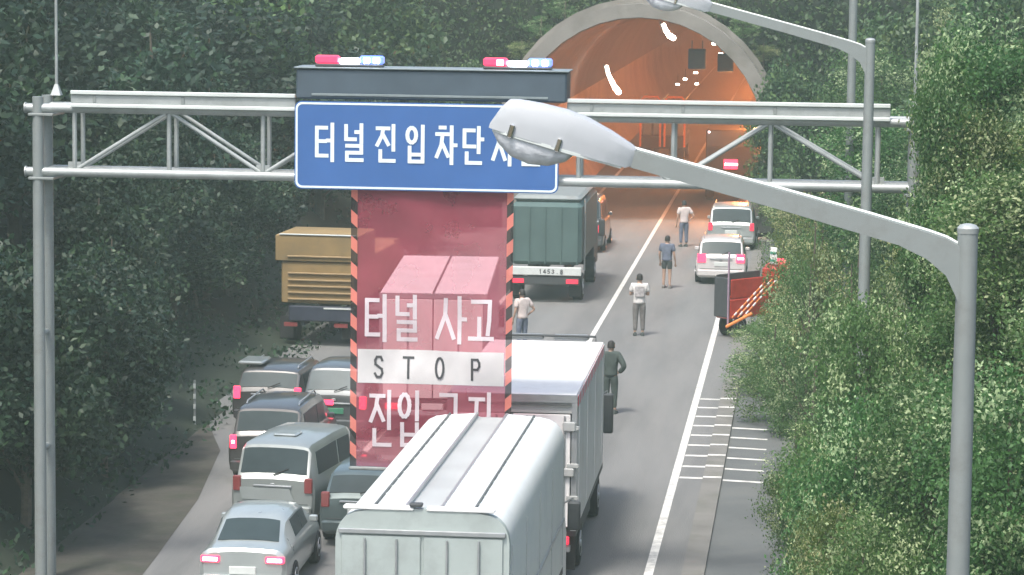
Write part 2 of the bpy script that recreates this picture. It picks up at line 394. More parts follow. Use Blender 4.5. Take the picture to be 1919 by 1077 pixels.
for i, (px, py, Y, lab) in enumerate([(1338,82,128,'small white glint above and between the two lane signals'), (1351,101,130,'small white glint at the top edge of the right lane signal'), (1304,136,140,'white glint just below the left lane signal'), (1284,148,143,'white glint left of and below the left lane signal'), (1306,157,146,'lowest white glint under the left lane signal'), (1270,158,150,'white glint above the bare truck frame')]):
    p_ = D(px, py, Y); t = thing('light_point', lab, 'lamp', p_)  # small glowing blocks added for glints of light on metal
    MB().bbox(-.11, .11, 0, .16, -.06, .07, .02).build('glint_body', M['darkgrey'], t)
    MB().bbox(-.09, .09, -.02, -.003, -.04, .05, .006).build('glow_face', M['glowwh'], t)
    MB().tube((0, .08, .07), (0, .08, .5), .015, n=6).build('hanger', M['darkgrey'], t)
# ------------------------------------------------------------------ wheels, cars, trucks
_w = {}
def wheel(parent, x, y, r, wd, name='wheel'):
    key = (round(r,3), round(wd,3))
    t = bpy.data.objects.new(name, None); C.objects.link(t); t.parent = parent; t.location = (x, y, r)
    if x < 0: t.rotation_euler = (0,0,math.pi)
    if key not in _w:
        b = MB(); n = 20
        prof = [(-wd/2, r*.6), (-wd/2, r*.93), (-wd/2+.03, r), (wd/2-.03, r), (wd/2, r*.93), (wd/2, r*.6)]
        b.loft([[(px, pr*math.cos(2*math.pi*k/n), pr*math.sin(2*math.pi*k/n)) for k in range(n)] for px, pr in prof])
        a = b.build('tyre', M['black'], t)
        b = MB(); b.loft([[(px, pr*math.cos(2*math.pi*k/n), pr*math.sin(2*math.pi*k/n)) for k in range(n)] for px, pr in [(wd/2-.06, r*.61),(wd/2+.012, r*.58),(wd/2-.02, r*.45),(wd/2-.03, r*.2),(wd/2+.02, r*.14)]])
        c = b.build('rim', M['steel'], t); _w[key] = (a, c)
    else:
        for p in _w[key]: share(p, p.name, t)
    return t
def car(label, cat, loc, rz, W, sec, paint, glass='glass', tail='tail', name='parked_car', plate='plate', lights=None, rails=False, wiper=True, tz=(.72,.95), twd=.2, shelf=None, group=None):
    """sec: list of (y, zbottom, zbelt, ztop, half width at belt, half width at roof); roof section indexes marked by caller."""
    t = thing(name, label, cat, loc, rz, group)
    def ring(s):
        y, zb, zs, zt, hw_, ht = s
        z5 = zs+(zt-zs)*.8
        h = [(hw_-.12, zb), (hw_-.03, zb+.07), (hw_, zb+.25), (hw_+.005, (zb+zs)/2+.1), (hw_-.02, zs-.06), (hw_-.06, zs), (ht+(hw_-.06-ht)*.22, z5), (ht-.04, zt-(zt-zs)*.05), (ht-.14, zt-.003*ht), (ht*.5, zt+.012)]
        return [(x, y, z) for x, z in h] + [(0, y, zt+.018)] + [(-x, y, z) for x, z in h[::-1]]
    rg = [ring(s) for s in sec]
    b = MB(); b.loft(rg); b.build('body', M[paint], t, smooth=28)
    def pt(i, k): return Vector(rg[i][k])
    def panel(nm, i, j, ka, kb, ins, m=None, off=.012):   # glass that follows the body between sections i and j, ring points ka..kb
        st = 1 if kb > ka else -1
        ks = list(range(ka, kb+st, st)); u0, v0 = ins
        A = [pt(i, k) for k in ks]; B = [pt(j, k) for k in ks]
        lo = [a.lerp(b_, v0) for a, b_ in zip(A, B)]; hi = [a.lerp(b_, 1-v0) for a, b_ in zip(A, B)]
        if len(ks) == 2:
            lo = [lo[0].lerp(lo[1], u0), lo[1].lerp(lo[0], u0)]; hi = [hi[0].lerp(hi[1], u0), hi[1].lerp(hi[0], u0)]
        nn = (lo[-1]-lo[0]).cross(hi[0]-lo[0]).normalized()
        if (nn.x*(lo[0].x+lo[-1].x) < 0) if nm == 'side_window' else nn.z < 0: nn = -nn
        MB().loft([[a-nn*.03, b_-nn*.03, b_+nn*off, a+nn*off] for a, b_ in zip(lo, hi)]).build(nm, m or M[glass], t, smooth=50)
    return t, rg, panel
def wheels4(t, W, L, r=.31, wd=.2, f=.17, g=.2):
    for y in (L*g, L*(1-f)):
        for sx in (-1, 1): wheel(t, sx*(W/2-wd/2+.03), y, r, wd)
def rear_fittings(t, W, zb, tz0, tz1, tw, tail, y=0, plate='plate', pz=.62, bumper='darkgrey', glow=None):
    MB().bbox(-W/2+.06, W/2-.06, y-.09, y+.05, zb, zb+.22, .03).build('bumper', M[bumper], t)
    for sx in (-1, 1):
        x0, x1 = sorted((sx*(W/2-.05), sx*(W/2-.05-tw)))
        o = MB().bbox(x0, x1, y-.035, y+.06, tz0, tz1, .015).build('tail_light', M[tail], t)
        if glow and glow.get(sx):
            MB().bbox(x0+.04, x1-.04, y-.05, y-.036, (tz0+tz1)/2-.03, (tz0+tz1)/2+.03, .006).build('lit_bulb', M['hot'], o)
    MB().bbox(-.24, .24, y-.03, y+.02, pz-.07, pz+.07, .008).build('number_plate', M[plate], t)
def mirrors(t, W, y, z, m):
    for sx in (-1, 1): MB().bbox(sx*(W/2+.03)-.08, sx*(W/2+.03)+.08, y-.05, y+.06, z-.06, z+.06, .02).build('wing_mirror', M[m], t)

def van_like(label, cat, X, Y, rz, W, L, H, paint, belt=.98, tail='tail', glow=None, rails=False, name='parked_car', glass='glass', rake=.38, bump=None, nose=1.0, plate='plate', tz=(.78,1.08), tw=.16):
    h = W/2
    sec = [(0, .3, belt-.05, belt+.0, h-.06, h-.16), (.06, .24, belt, belt+.06, h-.01, h-.14), (rake, .22, belt+.02, H-.05, h, h-.17), (rake+.14, .22, belt+.02, H, h, h-.16),
           (L*.42, .22, belt, H+.01, h+.01, h-.15), (L*.62, .22, belt-.02, H-.03, h+.01, h-.16), (L*.66, .22, belt-.02, H-.07, h+.01, h-.17), (L*.8, .22, belt-.05, belt+.02, h, h-.12), (L*.95, .25, belt-.2, belt-.15, h-.05, h-.2), (L, .32, belt-.3, belt-.25, h-.14, h-.3)]
    t, rg, panel = car(label, cat, (X, Y, 0), rz, W, sec, paint, glass, name=name)
    panel('rear_window', 1, 2, 7, 13, (.03, .1))
    for ka, kb in ((5, 6), (15, 14)):
        panel('side_window', 3, 4, ka, kb, (.08, .05)); panel('side_window', 4, 5, ka, kb, (.08, .04))
    panel('windscreen', 6, 7, 7, 13, (.04, .05))
    rear_fittings(t, W, .3, tz[0], tz[1], tw, tail, glow=glow, bumper=bump or paint, pz=.72, plate=plate)
    MB().bbox(-.4, .4, -.035, .0, .88, .92, .01).build('garnish', M['steel'], t)
    if rails:
        for sx in (-1, 1): MB().path([(sx*(h-.27), .7, H+.0), (sx*(h-.27), .8, H+.06), (sx*(h-.27), L*.55, H+.07), (sx*(h-.27), L*.6, H-.02)], .018).build('roof_rail', M['steel'], t)
    MB().box(-h+.14, h-.14, -.012, .03, .545, .56).build('hatch_seam', M['seam'], t)
    MB().bbox(-.05, .05, -.02, .0, belt-.13, belt-.06, .01).build('badge', M['steel'], t)
    MB().path([(0, .04, belt+.1), (.3, .1, belt+.22)], .012).build('wiper', M['black'], t)
    mirrors(t, W, L*.66, belt+.06, paint); wheels4(t, W, L)
    return t, rg, panel
def sedan(label, X, Y, rz, W, L, H, paint, tail='brake', glow=None):
    h = W/2
    sec = [(0, .3, .84, .90, h-.1, h-.24), (.06, .22, .88, .96, h-.02, h-.2), (.55, .2, .9, .98, h, h-.2), (1.15, .2, .92, H-.06, h, h-.27), (1.32, .2, .92, H, h, h-.24),
           (2.1, .2, .92, H+.02, h, h-.22), (2.75, .2, .92, H-.05, h, h-.24), (3.5, .2, .9, .94, h, h-.16), (L-.2, .25, .72, .76, h-.05, h-.2), (L, .32, .6, .66, h-.16, h-.3)]
    t, rg, panel = car(label, 'car', (X, Y, 0), rz, W, sec, paint)
    panel('rear_window', 2, 3, 7, 13, (.03, .06))
    for ka, kb in ((5, 6), (15, 14)):
        panel('side_window', 4, 5, ka, kb, (.08, .05)); panel('side_window', 5, 6, ka, kb, (.08, .04))
    panel('windscreen', 6, 7, 7, 13, (.04, .05))
    rear_fittings(t, W, .28, .72, .84, .34, tail, glow=glow, bumper=paint, pz=.58)
    mirrors(t, W, 2.85, 1.0, paint); wheels4(t, W, L)
    return t

sedan('silver sedan with lit red tail lights, nearest car in the left lane', G(480,1100).x, 50.5, R(1), 1.6, 4.3, 1.37, 'silver2', glow={-1: 1, 1: 1})
t, rg, panel = van_like('silver minivan with dark rear window behind the silver sedan', 'minivan', -10.6, 57.0, R(-6), 1.74, 4.9, 1.72, 'silver', tail='taildim', rails=False, rake=.3, belt=1.02)
MB().bbox(-.3, .2, 1.0, 1.5, 1.735, 1.79, .03).build('roof_box', M['silver2'], t)
MB().slab((-.62,-.02,.62), (.45,-.02,.62), (.35,-.02,.86), (-.7,-.02,.86), .012).build('plate_recess', M['silver2'], t)
van_like('dark sport utility car with pale window frame and one glowing tail light', 'car', -11.65, 61.9, R(-1), 1.7, 4.4, 1.66, 'dkgrey', glow={-1: 1}, tail='brake', rake=.3, belt=1.05, rails=True, tw=.14)
van_like('teal grey hatchback squeezed between the minivan and the silver wing truck', 'car', -8.62, 55.6, R(-1), 1.62, 4.0, 1.42, 'tealcar', tail='taildim', rake=.45, belt=.95)
t, rg, panel = van_like('rounded dark grey hatchback with a red lit tail beside the red banner', 'car', -11.15, 67.8, R(-2), 1.66, 4.0, 1.7, 'greycar', glass='glassgrey', rake=.5, belt=1.08, plate='grnplate', tail='brake')
MB().bbox(-.7, .0, -.045, -.012, .86, .98, .01).build('lamp_strip', M['brake'], t)
t, rg, panel = van_like('small dusty car with pale left roof and open rack, behind the dark hatchback', 'car', -12.95, 68.9, R(-2), 1.75, 4.2, 1.45, 'dkgrey', rake=.4, belt=.95, tail='brake', rails=True)
MB().bbox(-.86, -.25, .6, 1.6, 1.51, 1.6, .03).build('roof_box', M['silver'], t)
t, rg, panel = van_like('small white sport utility car parked half on the right shoulder', 'car', -3.15, 102.6, R(1), 1.76, 4.1, 1.56, 'pearl', rake=.4, belt=.95, tail='brake', glow={1: 1}, rails=True, tw=.3)
van_like('pale grey minivan standing at the right edge of the tunnel mouth', 'minivan', -3.15, 114.6, R(0), 1.88, 4.4, 1.7, 'silver2', rake=.35, rails=True)
van_like('dark van waiting ahead of the green truck at the tunnel mouth', 'van', -8.9, 112.5, R(0), 1.8, 4.8, 2.1, 'greycar', rake=.2, belt=1.2)

def cab(t, W, y0, L, H, m, mirror=True, z0=.55):
    c = MB()
    h = W/2-.06
    prof = [(y0, z0), (y0, H-.15), (y0+.12, H), (y0+L*.6, H), (y0+L*.8, H-.2), (y0+L, H*.55), (y0+L, z0)]
    rings = [[(sx*(h-(.06 if z > H*.6 else 0)), y, z) for y, z in prof] for sx in (-1, 1)]
    c.loft(rings).build('cab', M[m], t)
    MB().slab((-h+.15, y0+L+.005, H*.56), (h-.15, y0+L+.005, H*.56), (h-.2, y0+L*.8+.01, H-.24), (-h+.2, y0+L*.8+.01, H-.24), -.02).build('windscreen', M['glass'], t)
    if mirror:
        for sx in (-1, 1):
            mt = MB().bbox(sx*(W/2+.14)-.11, sx*(W/2+.14)+.11, y0+L*.45, y0+L*.45+.16, mirror[0], mirror[1], .03).build('wing_mirror', M['darkgrey'], t)
            MB().path([(sx*(W/2-.1), y0+L*.6, mirror[1]-.1), (sx*(W/2+.12), y0+L*.5, mirror[1]+.06), (sx*(W/2+.12), y0+L*.5, mirror[1]-.05)], .015).build('mirror_arm', M['steel'], mt)
def chassis(t, W, L, axles, r=.45, z0=.55, z1=.95, cabL=2):
    for sx in (-1, 1): MB().box(sx*.42-.05, sx*.42+.05, .1, L+cabL-.3, z0+.05, z1-.02).build('chassis_rail', M['darkgrey'], t)
    for y in axles:
        for sx in (-1, 1): wheel(t, sx*(W/2-.2), y, r, .34)
    for sx in (-1, 1): MB().bbox(sx*(W/2-.22)-.2, sx*(W/2-.22)+.2, .25, .28, .2, .85, .008).build('mudflap', M['black'], t)
def tails(t, W, z=.75, m='tail'):
    MB().bbox(-W/2+.1, W/2-.1, .02, .14, z-.18, z-.05, .02).build('bumper', M['steel'], t)
    for sx in (-1, 1):
        MB().bbox(sx*(W/2-.32)-.2, sx*(W/2-.32)+.2, -.02, .06, z-.03, z+.12, .015).build('tail_light', M[m], t)
    MB().bbox(-.26, .26, -.01, .02, z-.03, z+.12, .008).build('number_plate', M['plate'], t)

# --- glyph strokes (unit box, y up)
def circ(cx, cy, rx, ry, n=14): return [(cx+rx*math.cos(2*math.pi*k/n), cy+ry*math.sin(2*math.pi*k/n)) for k in range(n+1)]
RIEUL = [(.12,.42),(.86,.42),(.86,.23),(.13,.23),(.13,.03),(.9,.03)]
GL = {
 'teo': [[(.55,.9),(.06,.9),(.06,.13),(.58,.13)], [(.08,.53),(.5,.53)], [(.85,1),(.85,0)], [(.6,.55),(.83,.55)]],
 'neol': [[(.08,.97),(.08,.6),(.55,.6)], [(.86,1),(.86,.52)], [(.58,.8),(.84,.8)], RIEUL],
 'jin': [[(.04,.92),(.62,.92)], [(.34,.9),(.28,.72),(.04,.46)], [(.32,.76),(.6,.48)], [(.86,1),(.86,.33)], [(.2,.3),(.2,.03),(.9,.03)]],
 'ip': [circ(.3,.75,.22,.2), [(.86,1),(.86,.5)], [(.2,.42),(.2,.03),(.86,.03),(.86,.42)], [(.22,.22),(.84,.22)]],
 'cha': [[(.2,.98),(.44,.98)], [(.03,.8),(.6,.8)], [(.32,.78),(.26,.5),(.03,.18)], [(.3,.56),(.6,.2)], [(.78,1),(.78,0)], [(.8,.5),(1,.5)]],
 'dan': [[(.56,.92),(.08,.92),(.08,.48),(.6,.48)], [(.8,1),(.8,.32)], [(.82,.68),(1,.68)], [(.2,.3),(.2,.03),(.9,.03)]],
 'si': [[(.33,.95),(.3,.6),(.03,.15)], [(.32,.62),(.62,.15)], [(.86,1),(.86,0)]],
 'seol': [[(.3,.98),(.26,.75),(.03,.52)], [(.28,.78),(.52,.54)], [(.86,1),(.86,.52)], [(.6,.77),(.84,.77)], RIEUL],
 'sa': [[(.33,.95),(.3,.6),(.03,.1)], [(.32,.6),(.6,.1)], [(.8,1),(.8,0)], [(.82,.52),(1,.52)]],
 'go': [[(.12,.92),(.88,.92),(.86,.5),(.8,.2)], [(.42,.55),(.42,.14)], [(0,.1),(1,.1)]],
 'geum': [[(.15,.96),(.82,.96),(.8,.62)], [(0,.54),(1,.54)], [(.2,.36),(.8,.36),(.8,.03),(.2,.03),(.2,.36)]],
 'ji': [[(.04,.9),(.64,.9)], [(.34,.88),(.3,.5),(.04,.08)], [(.32,.52),(.62,.1)], [(.88,1),(.88,0)]],
 'S': [[(.85,.82),(.7,.98),(.3,.98),(.12,.82),(.15,.62),(.8,.4),(.88,.2),(.7,.02),(.3,.02),(.1,.18)]],
 'T': [[(0,.97),(1,.97)], [(.5,.95),(.5,0)]],
 'O': [circ(.5,.5,.4,.48, 18)],
 'P': [[(.12,0),(.12,.98),(.7,.98),(.88,.82),(.88,.65),(.7,.5),(.15,.5)]],
 'W': [[(0,1),(.25,0),(.5,.8),(.75,0),(1,1)]],
 '0': [circ(.5,.5,.4,.48, 14)], '7': [[(.1,.97),(.9,.97),(.4,0)]], '4': [[(.7,0),(.7,1),(.05,.3),(1,.3)]], '1': [[(.3,.8),(.55,1),(.55,0)]],
 '8': [circ(.5,.74,.3,.24), circ(.5,.26,.38,.26)], '5': [[(.85,.97),(.2,.97),(.15,.55),(.6,.6),(.85,.35),(.65,.03),(.12,.08)]], '3': [[(.12,.85),(.5,.98),(.85,.75),(.45,.52),(.88,.28),(.5,.02),(.1,.15)]],
 '.': [[(.45,0),(.55,0)]],
}
def glyph(nm, code, x, z, wd, ht, th, y, m, parent, wave=None, facing=-1):
    b = MB(); k = 0
    for st in GL[code]:
        for (ax, ay), (bx, by) in zip(st[:-1], st[1:]):
            A = Vector((x+ax*wd, 0, z+ay*ht)); B = Vector((x+bx*wd, 0, z+by*ht)); d = (B-A)
            if d.length < 1e-6: continue
            d.normalize(); nn = Vector((-d.z, 0, d.x))*th/2; A = A-d*th*.42; B = B+d*th*.42
            off = -.0006*k; k += 1; N = 4 if wave else 1
            for q in range(N):
                P0 = A+(B-A)*q/N; P1 = A+(B-A)*(q+1)/N
                vs = []
                for p in (P0-nn, P1-nn, P1+nn, P0+nn):
                    vs.append((p.x, y+off+(wave(p.x, p.z) if wave else 0), p.z))
                b.quad(*vs)
    return b.build(nm, m, parent, smooth=0)

# --- silver wing-body truck, nearest
wt = thing('wing_body_truck', 'silver wing-body truck with rounded roof, nearest in the right lane', 'truck', (-5.37, 40.4, 0), R(-.2))
WL, WH, HW = 8.7, 3.72, 1.24
cr = [(HW, 1.15), (HW, WH-.42), (HW-.02, WH-.3), (HW-.07, WH-.19), (HW-.15, WH-.1), (HW-.26, WH-.045), (HW-.42, WH-.01), (.26, WH+.03)]
def half(sx): return [(sx*x, z) for x, z in cr]
for sx in (-1, 1):
    MB().loft([[(x, y, z) for x, z in half(sx)] + [(sx*.26, y, WH-.06), (sx*(HW-.05), y, WH-.5), (sx*(HW-.05), y, 1.15)] for y in (.16, WL)]).build('wing_panel', M['wing'], wt, smooth=50)
MB().loft([[(-.255, y, WH-.01), (-.2, y, WH-.035), (.2, y, WH-.035), (.255, y, WH-.01), (.255, y, WH-.12), (-.255, y, WH-.12)] for y in (.1, WL)]).build('centre_beam', M['wingband'], wt)
for x in (-.72, .72):
    MB().box(x-.014, x+.014, .2, WL-.02, WH-.02, WH+.03).build('roof_seam', M['seam'], wt)
for x in (-.255, .255):
    MB().box(x-.02, x+.02, .16, WL-.02, WH-.0, WH+.045).build('hinge_rail', M['steel'], wt)
r0 = None
for sx in (-1, 1):
    for k in range(14):
        y = .6+k*.6
        if r0 is None:
            r0 = MB(); r0.path([(.28, 0, .034), (.5, 0, .026), (.82, 0, .007), (.97, 0, -.03)], .008, 5); r0 = r0.build('roof_rivet_line', M['wing'], wt, loc=(0, y, WH)); continue
        share(r0, '', wt, loc=(0, y, WH), scale=(sx, 1, 1))
MB().loft([[(x, y, z) for x, z in half(1)] + [(x, y, z) for x, z in half(-1)[::-1]] for y in (.0, .155)], caps=True).build('rear_frame', M['wingdoor'], wt, smooth=50)
for x0, x1 in ((-1.13, -.12), (.06, 1.03)):
    MB().bbox(x0, x1, -.02, .14, WH+.0, WH+.055, .015).build('top_marker', M['truckwhite'], wt)
MB().bbox(-HW+.05, HW-.05, -.05, -.003, WH-.34, WH-.27, .01).build('door_header', M['steel'], wt)
for x0, x1 in ((-HW+.09, -.02), (.02, HW-.09)):
    dd = MB().bbox(x0, x1, -.03, -.003, 1.2, WH-.36, .01).build('rear_door', M['wingdoor'], wt)
    for fx in (.3, .7):
        xx = x0+(x1-x0)*fx; MB().tube((xx, -.06, 1.25), (xx, -.06, WH-.4), .016).build('lock_rod', M['steel'], dd)
MB().bbox(HW+.002, HW+.025, .2, WL, 1.95, 2.0, .005).build('side_rail', M['steel'], wt)
for k in range(5): MB().box(HW+.002, HW+.012, .3+k*2.05, .33+k*2.05, 1.2, WH-.5).build('side_post', M['wingband'], wt)
MB().box(-HW, HW, .1, WL, 1.02, 1.14).build('bed', M['darkgrey'], wt)
chassis(wt, 2.48, WL, (1.6, 2.8, 9.0)); tails(wt, 2.48, .85)
cab(wt, 2.4, WL+.12, 1.65, 2.5, 'truckwhite', (1.6, 2.1))
MB().bbox(-.18, .0, -.04, .1, WH+.06, WH+.11, .01).build('camera_bracket', M['darkgrey'], wt)

# --- white box truck ahead of it
bt = thing('box_truck', 'white box truck with red and white taped roof edge ahead of the wing truck', 'truck', (-5.4, 53.0, 0), R(.3))
BL, BH, BW = 7.4, 3.5, 1.2
MB().bbox(-BW+.02, BW-.02, .08, BL, BH-.03, BH+.01, .012).build('roof', M['truckwhite'], bt)
for sx in (-1, 1):
    MB().box(*sorted((sx*BW, sx*(BW-.04))), .08, BL, .98, BH-.035).build('side_panel', M['truckside'], bt)
    for k in range(4): MB().box(*sorted((sx*(BW+.002), sx*(BW+.014))), .5+k*2.1, .53+k*2.1, 1.1, BH-.24).build('side_seam', M['truckwhite'], bt)
MB().box(-BW+.05, BW-.05, BL-.05, BL-.01, 1, BH-.04).build('front_panel', M['truckside'], bt)
tm = None
for k in range(18):
    for c_, mm in ((0, 'brake'), (1, 'white')):
        y = .1+k*.404+c_*.202
        tp = MB(); tp.slab((0, 0, 0), (0, .2, 0), (0, .2, .2), (0, 0, .2), .004)
        if k == 0:
            o = tp.build('tape_block', mat('red reflective tape', (.85,.03,.1), .4) if c_ == 0 else M['white'], bt, smooth=0, loc=(BW+.005, y, BH-.215))
            if c_ == 0: t_r = o
            else: t_w = o
        else: share(t_r if c_ == 0 else t_w, '', bt, loc=(BW+.005, y, BH-.215))
fr = MB(); fr.box(-BW, -BW+.1, 0, .075, .98, BH).box(BW-.1, BW, 0, .075, .98, BH).box(-BW+.1, BW-.1, 0, .075, BH-.14, BH)
fr.build('rear_frame', M['steel'], bt)
MB().box(-BW+.1, BW-.1, -.02, .0, BH-.2, BH-.16).build('gutter', M['seam'], bt)
MB().box(-BW+.1, BW-.1, .03, .07, BH-.34, BH-.145).build('header', M['wingband'], bt)
for x0, x1, sx in ((-BW+.12, -.015, -1), (.015, BW-.12, 1)):
    dd = MB().bbox(x0, x1, -.01, .05, 1.05, BH-.36, .01).build('rear_door', M['truckwhite'], bt)
    for fx in (.25, .9) if sx > 0 else (.1, .75):
        xx = x0+(x1-x0)*fx
        MB().tube((xx, -.04, 1.1), (xx, -.04, BH-.38), .018).build('lock_rod', M['steel'], dd)
    for zz in (1.6, 2.2, 2.9):
        xx = x1 if sx > 0 else x0
        MB().bbox(xx-.06, xx+.1*sx+.06, -.05, -.012, zz-.04, zz+.04, .008).build('hinge', M['wingband'], dd)
MB().bbox(BW-.26, BW-.02, -.09, -.022, BH-.66, BH-.48, .02).build('door_stay', M['wingband'], bt)
MB().bbox(BW-.24, BW-.04, -.09, -.022, 2.0, 2.16, .02).build('door_stay', M['wingband'], bt)
x = .0
for ch, ww in (('W', .13), ('.', .06), ('0', .1), ('7', .1), ('0', .1), ('4', .1), ('1', .1)):
    glyph('letter', ch, -.25+x, BH-.72, ww, .13, .022, -.014, M['ink'], bt); x += ww+.045
MB().box(-BW, BW, .1, BL, .86, .975).build('bed', M['darkgrey'], bt)
for sx in (-1, 1): MB().bbox(*sorted((sx*(BW-.1), sx*(BW-.14))), 2.2, 5.2, .4, .8, .01).build('side_guard', M['darkgrey'], bt)
chassis(bt, 2.4, BL, (1.7, 6.6), r=.42); tails(bt, 2.4, .75, 'tail')
cab(bt, 2.2, BL+.1, 1.6, 2.45, 'truckwhite', (1.45, 2.3))
for x0, x1 in ((-.95, -.1), (.1, .85)):
    MB().bbox(x0, x1, BL+.35, BL+.55, BH-.02, BH+.09, .03).build('wind_deflector', M['steel'], bt)
MB().path([(-1.05, BL+.3, BH-.3), (-1.05, BL+.3, BH+.08), (1.0, BL+.3, BH+.08), (1.0, BL+.3, BH-.3)], .025).build('deflector_frame', M['darkgrey'], bt)

# --- box truck seen through the banner
a1 = G(812, 550, 3.5); a2 = G(848, 475, 3.5)
rz = -math.atan2(a2.x-a1.x, a2.y-a1.y)
pt_ = thing('box_truck', 'pale box truck whose roof shows through the sheer red banner', 'truck', (a1.x, a1.y, 0), -rz if False else math.atan2(-(a2.x-a1.x), a2.y-a1.y))
def simple_box(t, W, L, H, roofm, sidem, gatem, z0=.95):
    MB().bbox(-W/2+.01, W/2-.01, .06, L, H-.03, H, .01).build('roof', M[roofm], t)
    for sx in (-1, 1): MB().box(*sorted((sx*W/2, sx*(W/2-.04))), .06, L, z0, H-.035).build('side_panel', M[sidem], t)
    MB().box(-W/2+.045, W/2-.045, L-.06, L-.01, z0, H-.035).build('front_panel', M[sidem], t)
    fr = MB(); fr.box(-W/2, -W/2+.08, 0, .055, z0, H).box(W/2-.08, W/2, 0, .055, z0, H).box(-W/2+.08, W/2-.08, 0, .055, H-.12, H)
    fr.build('rear_frame', M['steel'], t)
    for x0, x1 in ((-W/2+.09, -.012), (.012, W/2-.09)):
        dd = MB().bbox(x0, x1, -.01, .04, z0+.05, H-.14, .01).build('rear_door', M[gatem], t)
        xx = (x0+x1)/2; MB().tube((xx, -.03, z0+.1), (xx, -.03, H-.2), .016).build('lock_rod', M['steel'], dd)
    MB().box(-W/2, W/2, .08, L, z0-.12, z0-.005).build('bed', M['darkgrey'], t)
simple_box(pt_, 2.55, 8.6, 3.5, 'truckwhite', 'truckside', 'truckside')
MB().box(-.02, .02, .1, 8.6, 3.5, 3.53).build('roof_seam', M['seam'], pt_)
chassis(pt_, 2.5, 8.6, (1.8, 7.8)); tails(pt_, 2.5); cab(pt_, 2.3, 8.7, 1.6, 2.5, 'truckwhite', (1.5, 2.1))

# --- green truck
gt = thing('tarpaulin_truck', 'green tarpaulin truck with pale rear bar standing right of the red banner', 'truck', (-8.74, 96, 0), R(0))
MB().bbox(-1.18, 1.18, .1, 7, 1.25, 3.3, .12).build('tarpaulin', M['green'], gt)
MB().bbox(-1.12, 1.12, .5, 6.8, 3.3, 3.52, .1).build('roof_tarpaulin', M['galvd'], gt)
for k in range(5): MB().box(-1.1+k*.53, -1.06+k*.53, .06, .098, 1.3, 3.15).build('tarp_rib', M['green'], gt)
rb_ = MB().bbox(-1.2, 1.2, -.05, .1, .92, 1.2, .02).build('rear_bar', M['plate'], gt)
x = 0
for ch in '1453.8': 
    glyph('letter', ch, -.2+x, .99, .09, .13, .025, -.056, M['ink'], rb_); x += .14
MB().bbox(-1.15, 1.15, .0, .1, .6, .9, .03).build('tailboard', M['darkgrey'], gt)
MB().bbox(-1.1, -.7, -.04, -.003, .66, .8, .01).build('tail_light', M['tail'], gt); MB().bbox(.7, 1.1, -.04, -.003, .66, .8, .01).build('tail_light', M['tail'], gt)
for sx in (-1, 1): MB().tube((sx*1.22, 1.0, 1.0), (sx*1.22, 1.0, 3.4), .03).build('stake', M['steel'], gt)
chassis(gt, 2.4, 7, (1.2, 6.5)); cab(gt, 2.3, 7.1, 1.6, 2.5, 'darkgrey', (1.5, 2.1))

# --- khaki truck
kt = thing('high_sided_truck', 'ochre high-sided truck with ribbed back on the far left', 'truck', (D(592,560,84).x, 84, 0), R(-3))
MB().bbox(-1.22, 1.22, .0, 2.6, 2.5, 3.26, .02).build('upper_box', M['khaki'], kt)
MB().bbox(-1.05, 1.12, .06, 6.4, 1.25, 2.49, .04).build('lower_box', M['khaki'], kt)
MB().bbox(-1.1, 1.2, -.03, .05, 3.265, 3.30, .008).build('top_trim', M['plate'], kt)
for z in (2.62, 2.12, 1.92, 1.74, 1.55, 1.36):
    MB().bbox(-.85, 1.05, (-.05 if z > 2.55 else .0), (-.003 if z > 2.55 else .057), z, z+.05, .01).build('rib', M['khaki_rib'], kt)
MB().bbox(-.8, 1.15, -.08, .05, .75, 1.2, .03).build('tailgate', M['navy'], kt)
MB().bbox(.25, 1.1, -.1, -.085, 1.12, 1.17, .005).build('gate_trim', M['plate'], kt)
for sx in (-1, 1): MB().bbox(sx*.75-.2, sx*.75+.2, -.03, .05, .58, .7, .01).build('tail_light', M['taildim'], kt)
chassis(kt, 2.3, 6.5, (1.2, 6.2)); cab(kt, 2.2, 6.6, 1.6, 2.5, 'khaki', (1.5, 2.1))

# --- trucks in the tunnel
tt = thing('box_truck', 'dark truck with one bright brake lamp inside the tunnel on the right', 'truck', (-3.82, 137, 0), 0)
MB().bbox(-1.2, 1.2, .06, 7, .9, 3.35, .05).build('cargo_box', M['dkgrey'], tt)
MB().bbox(-1.1, 1.1, .0, .055, 1.0, 2.6, .02).build('rear_door', M['darkgrey'], tt)
for x in (-1.1, 1.02): MB().bbox(x, x+.08, -.05, .05, 3.22, 3.3, .01).build('light_point', M['hot'], tt)
bl = MB().bbox(-.35, .3, -.05, -.003, 1.55, 2.0, .02).build('brake_light', M['brake'], tt)
MB().bbox(-.3, .3, -.07, -.053, 1.72, 1.82, .01).build('lit_bulb', M['hot'], bl)
for z in (.95, .75, .6): MB().bbox(-1.1, 1.1, -.08, -.01, z, z+.07, .015).build('bumper_bar', M['galvd'], tt)
chassis(tt, 2.4, 7, (1.2, 6.2)); 
ct = thing('stake_truck', 'truck with a bare metal frame on its bed deep inside the tunnel', 'truck', (-8.25, 160, 0), 0)
fm = MB()
for x0, x1 in ((-1.2, -.12), (.12, 1.2)):
    fm = MB(); fm.path([(x0, 0, 1.0), (x0, 0, 3.5), (x0+.15, 0, 3.72), (x1-.15, 0, 3.72), (x1, 0, 3.5), (x1, 0, 1.0)], .06)
    fm.build('end_frame', M['orange'], ct)  # metal frame coloured orange for the glow of the tunnel lamps
for x in (-1.2, 0, 1.2): MB().tube((x, 0, 3.6), (x, 6, 3.6), .05).build('top_bar', M['galv'], ct)
MB().bbox(-1.2, 1.2, 0, 6.5, .9, 1.6, .05).build('bed', M['darkgrey'], ct)
